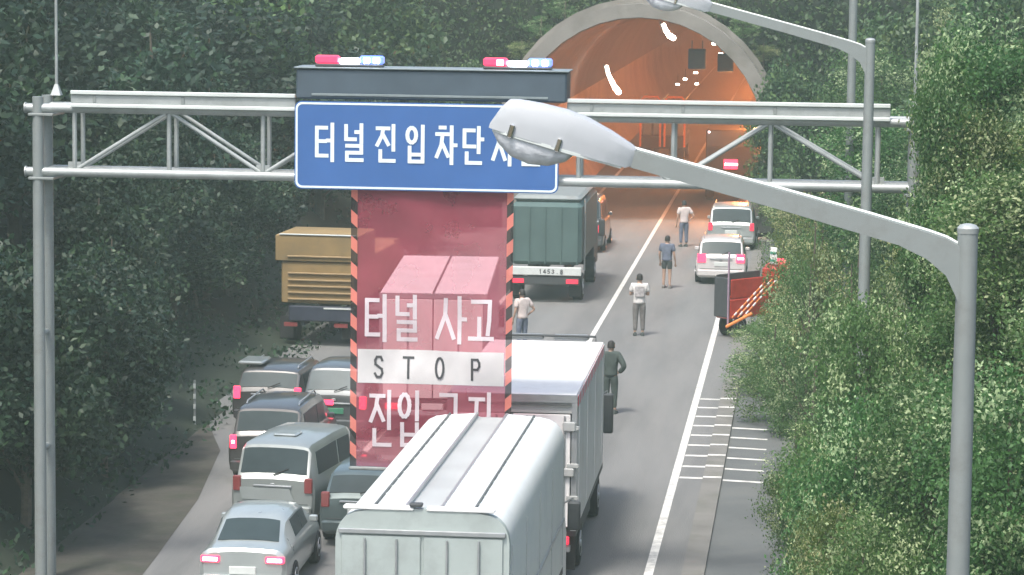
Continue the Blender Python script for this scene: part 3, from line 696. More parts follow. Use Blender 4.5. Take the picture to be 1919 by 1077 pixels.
for k in range(4): MB().bbox(-1.1+k*.57, -.6+k*.57, .3, 1.2, 1.6, 2.5-.2*(k % 2), .05).build('load', M['galvd'], ct)
chassis(ct, 2.4, 6.5, (1.2, 6.2)); MB().bbox(-1, 1, 6.6, 8.2, .6, 2.6, .15).build('cab', M['darkgrey'], ct)

# --- red service truck with orange poles, half behind leaves
gp = G(1362, 636)
rt = thing('service_truck', 'red service truck carrying striped orange poles, half hidden by roadside leaves', 'truck', (gp.x-.2, gp.y+.4, 0), R(-40)); rt.scale = (.5, .9, 1.05)
MB().bbox(-.62, .62, .05, 2.3, .55, 1.15, .06).build('bed', M['redtruck'], rt)
MB().bbox(-.62, -.55, .1, 2.3, 1.15, 1.8, .02).build('side_board', M['darkgrey'], rt)
MB().bbox(.55, .62, .1, 2.3, 1.15, 1.7, .02).build('side_board', M['redtruck'], rt)
MB().bbox(-.6, .6, .0, .06, .6, 1.75, .02).build('tailgate', M['darkgrey'], rt)
MB().tube((.6, -.02, .4), (.6, -.02, 2.5), .045).build('corner_post', mat('mauve post paint', (.35,.25,.33), .5), rt)
MB().bbox(-.6, .6, 2.35, 3.7, .5, 2.0, .15).build('cab', M['redtruck'], rt)
MB().bbox(-.45, .45, 2.8, 3.0, 2.0, 2.14, .04).build('light_bar', M['brake'], rt)
sb = MB().bbox(.05, .6, 2.4, 2.46, 2.0, 2.5, .02).build('sign_board', M['truckwhite'], rt)
for z in (2.08, 2.3): MB().bbox(.1, .55, 2.385, 2.397, z, z+.07, .004).build('sign_stripe', mat('sign green', (.05,.25,.16), .5), sb)
for sx in (-1, 1):
    for y in (.6, 2.9): wheel(rt, sx*.55, y, .32, .2)
for k in range(3):
    p0 = Vector((.72+.06*k, .1+.25*k, .6)); p1 = Vector((.95+.3*k, 1.6+.2*k, 1.55+.1*k))
    pole_ = MB().tube(p0, p1, .028).build('striped_pole', M['orange'], rt)
    for q in range(5):
        c0 = p0+(p1-p0)*(q+.35)/5.2; c1 = p0+(p1-p0)*(q+.75)/5.2
        MB().tube(c0, c1, .034).build('white_sleeve', M['truckwhite'], pole_)
MB().tube((.6, -.1, .35), (1.7, .5, .75), .05).build('pole_rest', M['orange'], rt)

# ------------------------------------------------------------------ people
def person(label, foot, H, rz, top, legs, sleeve='short', shorts=False, pose='stand', shoes='cdark', hairy=True, print_=False):
    t = thing('person', label, 'person', (foot.x, foot.y, 0), rz)
    k = H/1.75
    st = .1 if pose != 'walk' else .09
    ya, yb = (0, 0) if pose != 'walk' else (.2, -.2)
    J = dict(pel=(0,0,.96), sp=(0,.01,1.12), ch=(0,.0,1.32), nk=(0,0,1.47), hd=(0,.03,1.56), hm=(0,.03,1.64), ht=(0,.02,1.71))
    Rr = dict(pel=(.15,.11), sp=(.135,.1), ch=(.165,.115), nk=(.055,.058), hd=(.075,.085), hm=(.08,.095), ht=(.055,.065))
    E = [('pel','sp'),('sp','ch'),('ch','nk'),('nk','hd'),('hd','hm'),('hm','ht')]
    for s, sx, yy in (('l',-1,ya),('r',1,yb)):
        J['h'+s] = (sx*.09, 0, .9); J['k'+s] = (sx*st, yy*.6+.02, .5); J['a'+s] = (sx*st*1.05, yy, .09); J['t'+s] = (sx*st*1.25, yy+.16, .035)
        Rr['h'+s] = (.09,.095); Rr['k'+s] = (.058,.06); Rr['a'+s] = (.037,.04); Rr['t'+s] = (.038,.03)
        J['s'+s] = (sx*.185, 0, 1.4)
        if pose == 'phone': el, wr, fd = (sx*.25, .02, 1.14), (sx*.12, .27, 1.18), Vector((-sx*.25, .9, .3))
        elif pose == 'hip' and sx > 0: el, wr, fd = (sx*.36, -.08, 1.14), (sx*.2, .02, .98), Vector((-sx*.6, .5, -.3))
        elif pose == 'walk': el, wr, fd = (sx*.24, -yy*.3, 1.12), (sx*.25, -yy*.5+.1, .88), Vector((0, .3, -1))
        else: el, wr, fd = (sx*.25, -.02, 1.12), (sx*.26, .08, .87), Vector((0, .25, -1))
        fd.normalize()
        J['e'+s], J['w'+s] = el, wr; pm = Vector(wr)+fd*.07; J['p'+s] = tuple(pm)
        Rr['s'+s] = (.058,.062); Rr['e'+s] = (.04,.04); Rr['w'+s] = (.025,.022); Rr['p'+s] = (.034,.018)
        E += [('pel','h'+s),('h'+s,'k'+s),('k'+s,'a'+s),('a'+s,'t'+s),('ch','s'+s),('s'+s,'e'+s),('e'+s,'w'+s),('w'+s,'p'+s)]
        side = Vector((1, 0, 0)) if abs(fd.x) < .5 else Vector((0, 1, 0)); side = (side-fd*side.dot(fd)).normalized(); curl = Vector((-sx*.3, .5, -.2))
        for f, (o_, ln) in enumerate(((-.028,.062),(-.01,.075),(.01,.07),(.027,.055))):
            b0 = pm+fd*.03+side*o_; b1 = b0+fd*ln*.55; b2 = b1+(fd+curl*.6).normalized()*ln*.5
            J['f%d%s' % (f,s)] = tuple(b0); J['g%d%s' % (f,s)] = tuple(b1); J['i%d%s' % (f,s)] = tuple(b2)
            for q in 'fgi': Rr['%s%d%s' % (q,f,s)] = (.009,.009)
            E += [('p'+s,'f%d%s' % (f,s)),('f%d%s' % (f,s),'g%d%s' % (f,s)),('g%d%s' % (f,s),'i%d%s' % (f,s))]
        th = pm-fd*.02+curl.normalized()*.045; J['th'+s] = tuple(th); J['tj'+s] = tuple(th+(fd+curl*.4).normalized()*.035); Rr['th'+s] = (.011,.011); Rr['tj'+s] = (.009,.009)
        E += [('p'+s,'th'+s),('th'+s,'tj'+s)]
    def skin(nm, keys, edges, m, grow=0, over=None, parent=t, sub=2):
        idx = {q: i for i, q in enumerate(keys)}
        P = [tuple(c*k for c in (over or {}).get(q, J[q])) for q in keys]
        me = bpy.data.meshes.new(nm); me.from_pydata(P, [(idx[a], idx[b_]) for a, b_ in edges], []); me.materials.append(M[m])
        o = bpy.data.objects.new(nm, me); C.objects.link(o); o.parent = parent
        md = o.modifiers.new('skin', 'SKIN'); md.use_smooth_shade = True
        sv = me.skin_vertices[0].data
        for q, i in idx.items():
            r_ = Rr.get(q, (.05,.05)); sv[i].radius = ((r_[0]+grow)*k, (r_[1]+grow)*k); sv[i].use_root = (i == 0)
        s_ = o.modifiers.new('sub', 'SUBSURF'); s_.levels = sub; s_.render_levels = sub
        return o
    keys = list(J.keys()); keys.remove('pel'); keys = ['pel']+keys
    skin('body', keys, E, 'skin')
    arms = ['sl','el','sr','er'] + (['wl','wr'] if sleeve == 'long' else [])
    ov = {'el': tuple(Vector(J['sl'])*.3+Vector(J['el'])*.7), 'er': tuple(Vector(J['sr'])*.3+Vector(J['er'])*.7)} if sleeve == 'short' else {}
    ed = [('ch','sp'),('sp','pel'),('ch','sl'),('sl','el'),('ch','sr'),('sr','er')] + ([('el','wl'),('er','wr')] if sleeve == 'long' else [])
    J['nb'] = (0,0,1.44); Rr['nb'] = (.07,.07); J['wa'] = (0,0,.88); Rr['wa'] = (.15,.115); J['wu'] = (0,.01,1.06); Rr['wu'] = (.135,.1)
    sh = skin('shirt', ['ch','sp','pel','wa','nb']+arms, ed+[('ch','nb'),('pel','wa')], top, .034, ov)
    if print_:
        MB().bbox(-.13*k, .13*k, -.155*k, -.135*k, 1.1*k, 1.38*k, .01).build('back_print', M['shirtp'], sh)
    lg = ['pel','wu','hl','kl','hr','kr'] + ([] if shorts else ['al','ar'])
    ov = {'kl': tuple(Vector(J['hl'])*.25+Vector(J['kl'])*.75), 'kr': tuple(Vector(J['hr'])*.25+Vector(J['kr'])*.75)} if shorts else {'al': (J['al'][0],J['al'][1],.13), 'ar': (J['ar'][0],J['ar'][1],.13)}
    skin('shorts' if shorts else 'trousers', lg, [('pel','wu'),('pel','hl'),('hl','kl'),('pel','hr'),('hr','kr')] + ([] if shorts else [('kl','al'),('kr','ar')]), legs, .02, ov)
    for s in 'lr':
        h_ = J['a'+s]; tt_ = J['t'+s]
        MB().loft([[((x_)*k, y_*k, z_*k) for x_, y_, z_ in [(h_[0]-w_, yy, .0), (h_[0]+w_, yy, .0), (h_[0]+w_, yy, zz*.6), (h_[0]+w_*.5, yy, zz), (h_[0]-w_*.5, yy, zz), (h_[0]-w_, yy, zz*.6)]] for yy, w_, zz in [(h_[1]-.07,.035,.08),(h_[1]-.03,.045,.11),(h_[1]+.06,.05,.1),(h_[1]+.16,.052,.07),(h_[1]+.21,.035,.04)]]).build('shoe', M[shoes], t, smooth=60)
    # face and hair
    for sx in (-1, 1):
        MB().bbox((sx*.03-.012)*k, (sx*.03+.012)*k, .112*k, .124*k, 1.612*k, 1.628*k, .003).build('eye', M['hair'], t)
        MB().bbox((sx*.083-.008)*k, (sx*.083+.008)*k, .005*k, .045*k, 1.585*k, 1.645*k, .006).build('ear', M['skin'], t)
    MB().loft([[(-.006*k,.115*k,1.62*k),(.006*k,.115*k,1.62*k),(0,.122*k,1.62*k)],[(-.016*k,.115*k,1.575*k),(.016*k,.115*k,1.575*k),(0,.145*k,1.578*k)]]).build('nose', M['skin'], t)
    MB().bbox(-.024*k,.024*k,.1*k,.118*k,1.54*k,1.548*k,.003).build('mouth', M['crose'], t)
    hb = MB(); rings = []
    for j in range(7):
        a = math.pi/2*j/6; ring = []
        for q in range(14):
            b_ = 2*math.pi*q/14; low = .0 if math.sin(b_) > .2 else .075
            rr_ = math.cos(a); ring.append(((.092*rr_*math.cos(b_))*k, (.025+.108*rr_*math.sin(b_)-.004)*k, (1.635-(low if j == 0 else low*.5 if j == 1 else 0)+.1*math.sin(a))*k))
        rings.append(ring)
    hb.loft(rings).build('hair', M['hair'], t, smooth=70)
    return t
person('person in a white t-shirt seen from behind, nearest walking up the road', G(1197,629), 1.92, R(6), 'shirtw', 'cgrey', pose='phone', print_=True)
person('person in dark shorts and dark top standing mid road', G(1249,540), 1.86, R(-15), 'cblue', 'cdark', shorts=True, pose='stand', shoes='cgrey')
person('person in a pale shirt and blue trousers near the tunnel mouth', G(1281,462), 1.86, R(20), 'shirtp2', 'cblue', pose='hip')
person('person in dark clothes with hand on hip beside the white box truck', G(1143,775), 1.88, R(-10), 'cteal', 'cteal', sleeve='long', pose='hip')
person('person in a pale shirt and dark trousers between the banner and green truck', G(978,655), 1.8, R(40), 'shirtp2', 'cblue', pose='hip')

# ------------------------------------------------------------------ gantry with sign and banner
GY = 51.35; GB = GY+.6
def gx(px, py=260, Y=GY): return D(px, py, Y).x
def gz(py, px=900, Y=GY): return D(px, py, Y).z
zt, zb = D(317, 206, GY).z, D(317, 326, GY).z
xl, xr = gx(48, 200), gx(1757, 215)
gan = thing('sign_gantry', 'grey tubular steel gantry with box truss spanning the road', 'gantry', (xl, GY, 0))
def gl(x, y, z): return (x-xl, y-GY, z)
for Y in (GY, GB):
    for z in (zt, zb):
        MB().tube(gl(xl, Y, z), gl(xr, Y, z), .082, n=16).build('chord', M['galv'], gan)
        for x in (xl, xr): MB().tube(gl(x-.012, Y, z), gl(x+.012, Y, z), .1, n=16).build('end_cap', M['galv'], gan)
cxl, cxr = gx(72, 260), gx(1715, 260)
for cx_ in (cxl, cxr):
    for Y in (GY+.0, GB):
        yo = Y-.02 if Y == GY else Y+.02
        MB().tube(gl(cx_, yo, -.3), gl(cx_, yo, zt+.2), .112, .1, n=16).build('column', M['galvd'], gan)
    for z in (zt, zb):
        MB().bbox(cx_-xl-.16, cx_-xl+.3, -.13, GB-GY+.13, z-.14, z-.09, .01).build('bracket', M['galvd'], gan)
    for q in (2.5, 4.6): MB().tube(gl(cx_, GY, q), gl(cx_, GB, q), .05).build('tie', M['galvd'], gan)
posts = [140, 317, 493, 670, 850, 1085, 1262, 1444, 1646]
xs = [gx(p) for p in posts]
for Y in (GY, GB):
    for i, x in enumerate(xs):
        MB().tube(gl(x, Y, zb+.06), gl(x, Y, zt-.06), .042, n=10).build('upright', M['galv'], gan)
    for i in range(len(xs)-1):
        z0, z1 = (zb+.07, zt-.07) if i % 2 == 0 else (zt-.07, zb+.07)
        MB().tube(gl(xs[i]+.06, Y, z0), gl(xs[i+1]-.06, Y, z1), .036, n=10).build('diagonal', M['galv'], gan)
for x in xs:
    for z in (zt, zb): MB().tube(gl(x, GY+.06, z), gl(x, GB-.06, z), .03).build('cross_tie', M['galvd'], gan)
for i, x in enumerate(xs):
    if i % 2 == 0: MB().bbox(x-xl-.12, x-xl+.12, -.012, .012, zb+.07, zb+.19, .003).build('gusset', M['galv'], gan)
# rail on the top chord
rx0, rx1 = gx(136, 185), gx(1668, 222)
for (x0, x1) in ((rx0, gx(556)), (gx(1063), rx1)):
    MB().bbox(x0-xl, x1-xl, -.17, -.09, zt+.26, zt+.33, .01).build('rail_flange', M['rail'], gan)
    MB().bbox(x0-xl, x1-xl, -.13, -.10, zt+.1, zt+.255, .008).build('rail_web', M['galv'], gan)
    MB().bbox(x0-xl, x1-xl, -.18, -.09, zt+.03, zt+.09, .01).build('rail_flange', M['rail'], gan)
    n_ = int((x1-x0)/1.6)
    for k in range(n_): MB().bbox(x0-xl+.4+k*1.6, x0-xl+.46+k*1.6, -.145, -.132, zt+.12, zt+.25, .004).build('rail_clip', M['galvd'], gan)
for cx_ in (cxl+.18, cxr):
    rod = MB(); rod.tube(gl(cx_, GB, zt+.2), gl(cx_, GB, zt+.4), .13, .04, n=4).tube(gl(cx_, GB, zt+.4), gl(cx_, GB, zt+3.6), .03, .024, n=8)
    rod.build('lightning_rod', M['galv'], gan)

SY = GY-.28
sx0, sx1, sz0, sz1 = gx(552, 270, SY), gx(1047, 290, SY), D(800, 358, SY).z, D(800, 193, SY).z
sg = thing('tunnel_barrier_sign', 'wide blue sign with white Korean lettering and white border above the banner', 'sign', ((sx0+sx1)/2, SY, sz0))
w2, hh = (sx1-sx0)/2, sz1-sz0
def rrect(w_, h0, h1, r, n=5):
    P = []
    for cx_, cz_, a0 in ((w_-r, h0+r, -90), (w_-r, h1-r, 0), (-w_+r, h1-r, 90), (-w_+r, h0+r, 180)):
        P += [(cx_+r*math.cos(R(a0+90*i/n)), cz_+r*math.sin(R(a0+90*i/n))) for i in range(n+1)]
    return P
MB().prismXZ(rrect(w2, 0, hh, .12), .0, .05).build('panel', M['blue'], sg)
o_, i_ = rrect(w2-.02, .02, hh-.02, .11), rrect(w2-.055, .055, hh-.055, .085)
MB().loft([[(a[0], -.006, a[1]), (b_[0], -.006, b_[1]), (b_[0], .0, b_[1]), (a[0], .0, a[1])] for a, b_ in list(zip(o_, i_))+[(o_[0], i_[0])]], caps=False).build('border', M['white'], sg)
for x in (-1.6, 0, 1.6): MB().box(x-.05, x+.05, .055, .27, .1, hh-.1).build('support', M['galvd'], sg)
cent = [610, 664, 724, 779, 836, 886, 942, 995]
for px, cde in zip(cent, ['teo','neol','jin','ip','cha','dan','si','seol']):
    ccx = gx(px, 270, SY)-(sx0+sx1)/2
    cc = D(px, 270+.024*(px-724), SY).z-sz0
    glyph('letter', cde, ccx-.175, cc-.31, .35, .64, .066, -.006, M['white'], sg)
# housing
hg = thing('barrier_housing', 'long dark blue-grey roller housing on top of the blue sign', 'housing', ((sx0+sx1)/2, SY, sz1+.04))
h1 = D(810, 132, SY).z-(sz1+.04)
MB().bbox(-w2+.02, w2+.12, .02, .85, 0, h1, .03).build('case', M['housing'], hg)
MB().bbox(-w2-.02, w2+.16, -.02, .9, h1+.002, h1+.03, .01).build('lid', M['housing_top'], hg)
MB().bbox(-w2+.3, w2-.2, .0, .017, .06, .1, .004).build('cover_seam', M['housing_top'], hg)
for (p0, p1, py), lab in (((590,718,119), 'red and blue strobe light bar on the left end of the housing'), ((905,1034,125), 'red and blue strobe light bar on the right, with a lit red strobe')):
    a, c = D(p0, py, SY+.1), D(p1, py, SY+.1)
    zz = sz1+.04+h1+.035
    t = thing('light_bar', lab, 'light bar', (a.x, SY+.1, zz)); L_ = c.x-a.x
    MB().bbox(0, L_, .0, .22, .0, .05, .015).build('base', M['darkgrey'], t)
    MB().bbox(0, L_*.35, .01, .21, .052, .2, .03).build('red_lens', M['red'], t)
    MB().bbox(L_*.36, L_*.64, .01, .21, .052, .15, .02).build('centre_lens', M['flash'], t)
    MB().bbox(L_*.65, L_, .01, .21, .052, .2, .03).build('blue_lens', M['bluel'], t)
    for f in (.76, .9): MB().bbox(L_*(f-.045), L_*(f+.045), -.01, .008, .07, .17, .015).build('strobe', M['flash'], t)
    if p0 > 800: MB().bbox(L_*.2, L_*.3, -.01, .008, .07, .17, .015).build('strobe', M['flashr'], t)

# banner
BY = GY-.16
bx0, bx1 = gx(657, 600, BY), gx(960, 600, BY)
bz1 = sz0-.0+.1; bz0 = D(700, 874, BY).z
bc = (bx0+bx1)/2; bw2 = (bx1-bx0)/2; bh = bz1-bz0
def wave(x, z):
    e = max(0, 1-abs(x)/bw2)**.5
    return e*(.05*math.sin(x*2.3+z*1.1)+.03*math.sin(z*3.1-x*1.7)+.014*math.sin(z*7+x*4)+.01*math.sin(x*11+z))
bn = thing('warning_banner', 'translucent red hanging banner with white Korean lettering and a STOP band', 'banner', (bc, BY, bz0))
def cloth(x0, x1, z0, z1, y, nx, nz):
    b = MB(); vs = [(x0+(x1-x0)*i/nx, y+wave(x0+(x1-x0)*i/nx, z0+(z1-z0)*j/nz), z0+(z1-z0)*j/nz) for j in range(nz+1) for i in range(nx+1)]
    b.add(vs, [(j*(nx+1)+i, j*(nx+1)+i+1, (j+1)*(nx+1)+i+1, (j+1)*(nx+1)+i) for j in range(nz) for i in range(nx)]); return b
ew = .115
cl = cloth(-bw2+ew, bw2-ew, 0, bh, 0, 30, 50).build('cloth', M['banner'], bn, smooth=80)
def bz(py): return D(808, py, BY).z-bz0
bb = cloth(-bw2+ew+.02, bw2-ew-.02, bz(720), bz(657), -.008, 30, 10).build('white_band', M['bandw'], bn, smooth=80)
for px0, px1, py0, py1, cdes, m_, th in ((685,930,640,556,['teo','neol',None,'sa','go'],'bannerw',.072), (692,925,838,735,['jin','ip',None,'geum','ji'],'bannerw',.07)):
    pos = {0: 706, 1: 762, 3: 852, 4: 902} if py1 < 600 else {0: 716, 1: 768, 3: 842, 4: 902}
    for i, cde in enumerate(cdes):
        if not cde: continue
        xx = gx(pos[i], 600, BY)-bc
        if py1 < 600 and cde == 'sa': wd = .52
        else: wd = .4
        if cde == 'sa': xx = gx(845, 600, BY)-bc
        glyph('letter', cde, xx-wd/2, bz(py0), wd, bz(py1)-bz(py0), th, -.012, M[m_], bn, wave)
for px, cde in zip((710, 765, 824, 892), 'STOP'):
    glyph('letter', cde, gx(px, 690, BY)-bc-.085, bz(709), .17, bz(670)-bz(709), .042, -.016, M['ink'], bb, wave)
nst = 22; sh_ = bh/nst
for sx in (-1, 1):
    xo, xi = sx*bw2, sx*(bw2-ew)
    for k in range(nst):
        lo, hi = k*sh_, (k+1)*sh_; sl_ = -.1
        zo0, zo1 = lo, hi
        zi0, zi1 = max(0, lo+sl_) if k else 0, hi+sl_ if k < nst-1 else hi
        MB().quad((xo, -.0, zo0), (xi, -.0, zi0), (xi, -.0, zi1), (xo, -.0, zo1)).build('edge_stripe', M['stripeo'] if k % 2 else M['stripek'], bn, smooth=0)
MB().bbox(-bw2-.02, bw2+.02, -.03, .03, -.07, -.004, .02).build('bottom_bar', M['galvd'], bn)

# ------------------------------------------------------------------ street lamps
def street_lamp(label, X, Y, H, g='street lamps along the right shoulder', arm=True, r0=.12, r1=.078):
    t = thing('street_lamp', label, 'street lamp', (X, Y, hz(X, Y)*0-.2), 0, None)
    z = H+.2
    b = MB(); b.tube((0,0,0), (0,0,z), r0, r1, n=16); b.build('pole', M['galvd'], t, smooth=40)
    MB().loft([[(r*math.cos(2*math.pi*k/16), r*math.sin(2*math.pi*k/16), zz) for k in range(16)] for r, zz in ((r1+.004, z-.02), (r1+.006, z+.02), (r1*.8, z+.045), (r1*.3, z+.055))]).build('cap', M['galv'], t, smooth=40)
    if not arm: return t
    pu = [(-2.64,.59), (-1.475,.293), (-.74,.102), (-.3,-.02), (-.16,-.066), (-.06,-.12)]
    pl = [(-.06,-.56), (-.08,-.51), (-.16,-.347), (-.31,-.222), (-.525,-.12), (-.954,.0), (-1.384,.12), (-1.905,.257), (-2.64,.45)]
    ar = MB().prismXZ([(x, z+q) for x, q in pu+pl], -.05, .05).build('arm', M['galvd'], t, smooth=30)
    MB().path([(x, -.0, z+q+.012) for x, q in pu], .016, 6).build('arm_weld', M['rail'], ar)
    # luminaire, axis falling towards the pole
    lr = bpy.data.objects.new('luminaire', None); C.objects.link(lr); lr.parent = t; lr.location = (-2.6, 0, z+.515); lr.rotation_euler = (0, R(15.5), 0)
    secs = [(.02,.05,.08,-.06), (-.02,.08,.1,-.085), (-.2,.13,.155,-.085), (-.4,.16,.2,-.085), (-.58,.175,.215,-.085), (-.78,.175,.205,-.085), (-.96,.165,.185,-.085), (-1.03,.15,.165,-.085), (-1.075,.135,.09,-.085), (-1.12,.11,-.04,-.085)]
    rings = []
    for x, hw_, top_, bot in secs:
        rings.append([(x, hw_*c, bot+(top_-bot)*s_) for c, s_ in ((1,0),(1.0,.35),(.96,.75),(.8,.95),(.4,1),(-.4,1),(-.8,.95),(-.96,.75),(-1.0,.35),(-1,0))])
    MB().loft(rings).build('housing', M['lampgrey'], lr, smooth=50)
    rings = []
    for x, hw_, dp in ((-.42,.13,.01),(-.48,.15,.09),(-.6,.155,.16),(-.75,.155,.19),(-.9,.15,.17),(-1.02,.13,.1),(-1.09,.1,.02)):
        rings.append([(x, hw_*c, -.088-dp*s_) for c, s_ in ((1,0),(.97,.4),(.8,.75),(.45,.97),(0,1),(-.45,.97),(-.8,.75),(-.97,.4),(-1,0))])
    MB().loft(rings).build('lens', M['lens'], lr, smooth=60)
    MB().loft([[(x, hw_*1.04*c, zz) for c, zz in ((1,-.1),(1,-.075),(-1,-.075),(-1,-.1))] for x, hw_ in ((-.05,.08),(-.42,.16),(-.65,.17),(-.98,.155),(-1.09,.105))]).build('seam_rim', M['rail'], lr, smooth=50)
    for x in (-.56, -.94):
        MB().bbox(x-.02, x+.02, -.195, -.165, -.11, -.0, .008).build('latch', M['chrome'], lr)
    return t
p = D(1814, 432, 22.7); street_lamp('nearest grey street lamp, its boxy head hanging in front of the blue sign', p.x, 22.7, p.z)
p = D(1631, 77, 48.0); street_lamp('second street lamp in front of the gantry, its head above the tunnel arch', p.x, 48.0, p.z)
p = D(1597, 100, 80.0); street_lamp('tall plain pole behind the gantry reaching past the top edge', p.x, 80, 16, arm=True, r0=.13, r1=.1)
mk = thing('marker_post', 'thin post with small white reflectors in the dark left verge', 'post', (G(365,800).x+0, G(365,800).y, 0))
MB().tube((0,0,0), (0,0,1.15), .03, n=8).build('post', M['galvd'], mk)
for z in (.15, .45, .7, .95): MB().bbox(-.03, .03, -.045, -.031, z, z+.12, .004).build('reflector', M['rail'], mk)

# ------------------------------------------------------------------ foliage
rng = np.random.default_rng(5)
def leaf_mesh(name, pts, size, m, val=None, up=.4):
    n = len(pts)
    d = rng.normal(size=(n,3)); d /= np.linalg.norm(d, axis=1)[:,None]
    e = rng.normal(size=(n,3)); e[:,2] += up; e -= d*(e*d).sum(1)[:,None]; e /= np.linalg.norm(e, axis=1)[:,None]
    s = size*(.6+.8*rng.random(n))[:,None]
    v = np.stack([pts-d*s*.5, pts+e*s*.28, pts+d*s*.5, pts-e*s*.28], axis=1).reshape(-1,3)
    me = bpy.data.meshes.new(name); me.vertices.add(4*n); me.vertices.foreach_set('co', v.ravel())
    me.loops.add(4*n); me.loops.foreach_set('vertex_index', np.arange(4*n, dtype=np.int32))
    me.polygons.add(n); me.polygons.foreach_set('loop_start', np.arange(0, 4*n, 4, dtype=np.int32))
    me.update(calc_edges=True)
    if val is None: val = rng.random(n)
    at = me.attributes.new('leaf', 'FLOAT', 'FACE'); at.data.foreach_set('value', np.clip(val, 0, 1).astype(np.float32))
    me.materials.append(m); me.validate(); return me
def crown_pts(R_, H_, n, lobes, tips, spread, z0, pale=.2):
    L = []
    for k in range(lobes):
        a = rng.random()*2*math.pi; zz = rng.random(); rr = R_*(.25+.6*rng.random())*math.sin(math.pi*(.15+.8*zz))**.6
        L.append((rr*math.cos(a)*.75, rr*math.sin(a)*.75, z0+(H_-z0)*(.12+.76*zz), R_*(.26+.3*rng.random())))
    P = []; V = []
    per = max(1, n//tips)
    for _ in range(tips):
        cx_, cy_, cz_, r = L[rng.integers(len(L))]
        u = rng.normal(size=3); u /= np.linalg.norm(u); rad = r*(.55+.5*rng.random()**.5)
        c_ = np.array([cx_, cy_, cz_])+u*rad*np.array([1,1,.8])
        P.append(c_+rng.normal(size=(per,3))*spread); b_ = .8 if rng.random() < pale else .1+.25*rng.random(); V.append(b_+.3*rng.random(per))
    P = np.concatenate(P); V = np.concatenate(V)
    return P, V, L
def make_tree(m, size, n, lobes, tips, spread, H_=6.0, R_=2.0, z0=1.2):
    P, V, L = crown_pts(R_, H_, n, lobes, tips, spread, z0)
    P[:,2] = np.maximum(P[:,2], .15)
    cm = leaf_mesh('crown', P, size, m, V)
    tb = MB(); tb.path([(0,0,-.5),(.05,.03,1.2),(-.04,.08,2.6),(.05,0,4.2),(0,0,5.4)], [.13,.11,.085,.05,.02], 8)
    for lx, ly, lz, lr in L[:9]:
        b0 = max(.8, lz-1.2); tb.path([(0,.03,b0),(lx*.5,ly*.5,(b0+lz)/2+.1),(lx,ly,lz+lr*.3)], [.045,.03,.01], 5)
    tm_ = tb.build('trunk', M['bark']); me = tm_.data; bpy.data.objects.remove(tm_)
    return me, cm
PT = {
 'near': [make_tree(M['leaf_r'], .08, 26000, 15, 360, .17) for _ in range(3)] + [make_tree(M['leaf_r2'], .08, 26000, 14, 330, .17)],
 'dark': [make_tree(M['leaf_d'], .17, 15000, 13, 380, .22) for _ in range(3)],
 'mid': [make_tree(M['leaf_m'], .17, 14000, 13, 380, .2) for _ in range(3)],
 'tall': [make_tree(M['leaf_r'], .085, 42000, 30, 620, .2, H_=11.0, R_=1.5, z0=1.5), make_tree(M['leaf_r2'], .085, 42000, 30, 620, .2, H_=11.0, R_=1.5, z0=1.5)],
 'bush': [make_tree(M['leaf_r'], .1, 8000, 10, 260, .15, H_=6, R_=2.6, z0=.2), make_tree(M['leaf_r2'], .1, 8000, 10, 260, .15, H_=6, R_=2.6, z0=.2)],
}
def tree(kind_, x, y, h, r, label, group, name='tree', z=None, cat='tree'):
    if kind_ == 'near' and h > 7.5 and r < 2.6: kind_ = 'tall'
    tm_, cm = PT[kind_][rnd.randrange(len(PT[kind_]))]
    t = thing(name, label, cat, (x, y, (hz(x, y) if z is None else z)-.2), rnd.random()*6.28, group)
    t.scale = (r/1.5, r/1.5, h/11) if kind_ == 'tall' else (r/2, r/2, h/6)
    for nm, me in (('trunk' if name == 'tree' else 'stem', tm_), ('crown' if name == 'tree' else 'foliage', cm)):
        o = bpy.data.objects.new(nm, me); C.objects.link(o); o.parent = t
    return t
# right-hand verge, near
for x, y, h, r in [(2.5,36.5,5.6,1.6),(4.7,37.5,6.2,1.8),(1.75,41,5.0,1.5),(3.9,42,6.0,1.8),(6.2,41,6.6,2.0),(1.6,33,3.3,1.3),(3.6,33,4.2,1.6),(5.6,33.5,5.0,1.8),
                   (1.5,45.5,4.2,1.5),(3.2,46.5,5.4,1.7),(5.2,47,6.8,1.9),(2.6,29.5,2.6,1.3),(4.4,29,3.2,1.4),(2.75,49.4,10.9,1.35),(4.9,49.3,9.6,1.9),(2.9,45.5,8.3,1.4),(2.35,47,8.4,.95),(2.4,49.3,10.8,.95),(2.3,49.9,10.6,.9),(2.15,48.8,10.4,.75),(2.2,50.3,10.2,.85),(2.6,48.6,9.3,1.0),(.35,38.5,4.6,1.0),(.25,43.5,4.6,1.0),(0.0,47.5,3.6,.9),(.75,37,4.7,1.15),(.7,41.5,5.4,1.2),(.6,34.5,3.2,1.0),(.9,46,6.2,1.25)]:
    tree('near', x, y, h, r, 'leafy roadside tree with pale flecked leaves below the nearest street lamp', 'roadside trees nearest the camera')
for x, y, h, r in [(3.6,54,7.6,1.9),(5.6,54,8.6,2.1),(7.6,56,9,2.3),(2.2,58,4.6,1.7),(4.4,60,7,2.1),(6.6,62,9,2.3),(9,61,9,2.4),(1.4,63,3.6,1.5),(3.0,66,5.6,1.9),(5.4,68,8,2.3),(7.8,69,9,2.4),(10,68,9,2.4),
                   (1.4,70,3.6,1.5),(2.8,74,5.6,1.9),(5.2,76,8,2.4),(8,77,9,2.6),(10.5,75,9,2.6)]:
    tree('near', x, y, h, r, 'light green leafy tree on the right slope behind the gantry', 'trees on the right slope just behind the gantry')
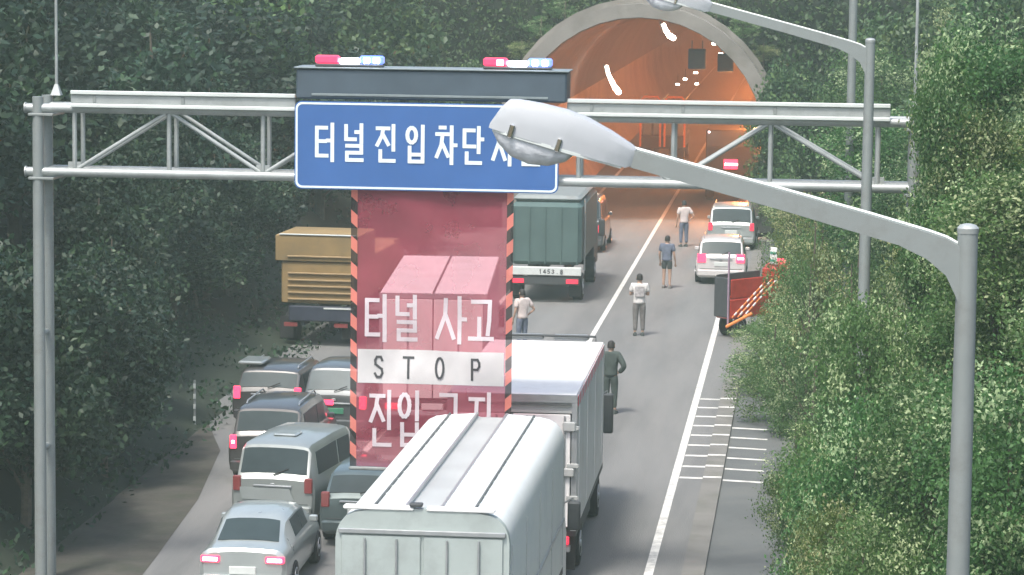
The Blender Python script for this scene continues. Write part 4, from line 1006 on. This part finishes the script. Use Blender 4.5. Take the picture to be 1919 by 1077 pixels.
for i in range(34):
    y = 80+i*1.7+rnd.random()*1.5; x = 1.6+[0,3.2,6.4,10][i % 4]+rnd.random()*1.8
    tree('mid' if i % 3 else 'near', x, y, 5+rnd.random()*3+(x-1)*.3, 1.9+rnd.random()*.9, 'green tree crowded on the slope to the right of the tunnel mouth', 'trees on the slope right of the tunnel')
for x, y, h, r in [(-.1,60.5,1.3,.8),(.3,66,1.9,1.1),(.1,71,1.9,1.1),(-.2,75.5,2.0,1.2),(-.9,79,1.9,1.15),(-1.2,83,1.7,1.0),(-.4,82,2.6,1.3),(-.7,87,2.4,1.1),(.3,91,3.6,1.5),(-.2,96,3.0,1.3),(-.6,101,2.8,1.2),(-.2,107,3.2,1.5),(-.5,112,3.4,1.4),(-.9,117,3.4,1.2),(-.35,85.0,3.0,.8),(-.9,80.5,1.9,1.1),(-.6,72.5,2.4,1.2),(-.25,63,2.0,1.0),(.0,70,4.9,1.1),(.1,76,5.6,1.2),(.3,83,4.4,1.1),(.35,89.5,5.2,1.2),(.15,64.5,3.9,1.0),(.9,66,5.4,1.1),(1.2,75,6,1.3),(-.1,97,5,1.2),(-.9,77,2.3,1.2),(-.6,90,3.4,.9),(-.9,95,2.8,.9),(-.1,84,4.2,1.1),(.2,57,1.2,.8),(-1.65,78.5,.9,.55)]:
    tree('bush', x, y, h, r, 'leafy bush spilling over the right shoulder', 'bushes along the right shoulder', 'bush', z=0, cat='bush')
for x, y, h, r in [(-.3,45,1.6,.7),(.4,48,1.4,.7)]:
    tree('bush', x, y, h, r, 'low bush beside the dark strip at the bottom of the photo', 'low bushes by the dark strip', 'bush', z=0, cat='bush')
# left hillside
k = 0
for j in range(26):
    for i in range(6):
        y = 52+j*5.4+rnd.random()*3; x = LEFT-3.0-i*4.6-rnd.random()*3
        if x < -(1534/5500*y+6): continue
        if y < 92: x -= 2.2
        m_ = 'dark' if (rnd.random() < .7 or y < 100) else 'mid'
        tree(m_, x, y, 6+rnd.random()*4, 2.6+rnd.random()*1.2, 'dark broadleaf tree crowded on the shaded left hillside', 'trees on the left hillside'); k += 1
for i in range(30):
    y = 53+i*1.5+rnd.random(); le = LEFT-1.9*min(1, max(0, (y-62)/14))
    tree('dark', le-.7-rnd.random()*.9-(.9 if y > 66 else 0), y, 3.0+rnd.random()*2.5, 1.3+rnd.random()*.6, 'dark shrub growing along the left edge of the road', 'dark shrubs along the left verge', 'bush', cat='bush')
# above and around the tunnel
for j in range(7):
    for i in range(11):
        x = -21.5+i*2.9+rnd.random()*1.8; y = 129.5+j*6+rnd.random()*3
        tree('mid' if rnd.random() < .65 else 'dark', x, y, 5.5+rnd.random()*3, 2.4+rnd.random()*.8, 'mid green tree on the hill above the tunnel arch', 'trees above the tunnel', z=topf(x, y)-.3)
for x, h, z in [(-20.5,7.5,0),(-18.3,8.5,0),(-16.5,8,0),(-14.9,7.0,0),(-.3,6.2,0),(.9,7.4,0),(2.4,8,0),(4.3,9,0),(6.5,9,0),(-1.15,6.9,0),(-.5,7.2,0)]:
    tree('mid', x, (120.3 if -1.3 < x < -.4 else 123.2)+rnd.random()*1.2, h, 1.5+rnd.random()*.5, 'bushy tree growing against the tunnel headwall', 'trees beside the tunnel arch', z=z)
for a in (22, 34, 47, 60, 122, 134, 146, 157):
    x = CX+(RO+.35)*math.cos(R(a)); z = CZ+(RO+.35)*math.sin(R(a))
    tree('bush', x, 125.2, 1.1, .8, 'scrubby plant hanging over the outer edge of the tunnel ring', 'scrub on the tunnel ring', 'bush', z=z, cat='bush')
# undergrowth
def cover(name, x0, x1, y0, y1, n, size, m, f, hgt=.6):
    x = x0+(x1-x0)*rng.random(n); y = y0+(y1-y0)*rng.random(n)
    z = np.array([f(a, b_) for a, b_ in zip(x, y)])+hgt*rng.random(n)**1.5*(.5+.5*np.sin(x*1.3)*np.cos(y*.9))
    me = leaf_mesh(name, np.stack([x,y,z],1), size, m, up=.6); o = bpy.data.objects.new(name, me); C.objects.link(o)
    o['kind'] = 'stuff'; return o
cover('undergrowth', -.3, 9, 26, 122, 60000, .14, M['leaf_r'], lambda x, y: hz(x, y)-.1, .7)
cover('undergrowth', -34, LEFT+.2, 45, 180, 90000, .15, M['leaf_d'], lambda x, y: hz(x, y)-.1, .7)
cover('undergrowth', -22, 8, 126.6, 150, 20000, .25, M['leaf_m'], lambda x, y: topf(x, y), .6)
def headf(n):
    x = -21+29*rng.random(n); z = 9.9*rng.random(n); q = (x-CX)**2+(z-CZ)**2 > (RO+.05)**2
    return np.stack([x[q], PY+3.15-.5*rng.random(q.sum()), z[q]], 1)
o = bpy.data.objects.new('ivy', leaf_mesh('ivy', headf(22000), .22, M['leaf_m'])); C.objects.link(o); o['kind'] = 'stuff'

# ------------------------------------------------------------------ haze
hb = MB().box(-160, 90, -8, 345, -1.6, 60).build('haze', M['galv'], smooth=0); hb['kind'] = 'stuff'
hmn = bpy.data.materials.new('haze air'); hmn.use_nodes = True; nn = hmn.node_tree.nodes; nn.remove(nn['Principled BSDF'])
pv = nn.new('ShaderNodeVolumePrincipled'); pv.inputs['Density'].default_value = .0011; pv.inputs['Color'].default_value = (.74,.92,.82,1); pv.inputs['Anisotropy'].default_value = .2
hmn.node_tree.links.new(pv.outputs[0], nn['Material Output'].inputs['Volume']); hb.data.materials.clear(); hb.data.materials.append(hmn)

# smoke drifting in the tunnel
smk = MB().loft([[(CX+(x-CX)*.975, y, max(.02, z*.975)) for x, z in arc(RI-.1)] for y in (PY+3, PY+198)]).build('smoke', M['galv'], smooth=0); smk['kind'] = 'stuff'
sm = bpy.data.materials.new('tunnel smoke'); sm.use_nodes = True; nn = sm.node_tree.nodes; nn.remove(nn['Principled BSDF'])
pv = nn.new('ShaderNodeVolumePrincipled'); pv.inputs['Density'].default_value = .005; pv.inputs['Color'].default_value = (.7,.55,.5,1)
sm.node_tree.links.new(pv.outputs[0], nn['Material Output'].inputs['Volume']); smk.data.materials.clear(); smk.data.materials.append(sm)
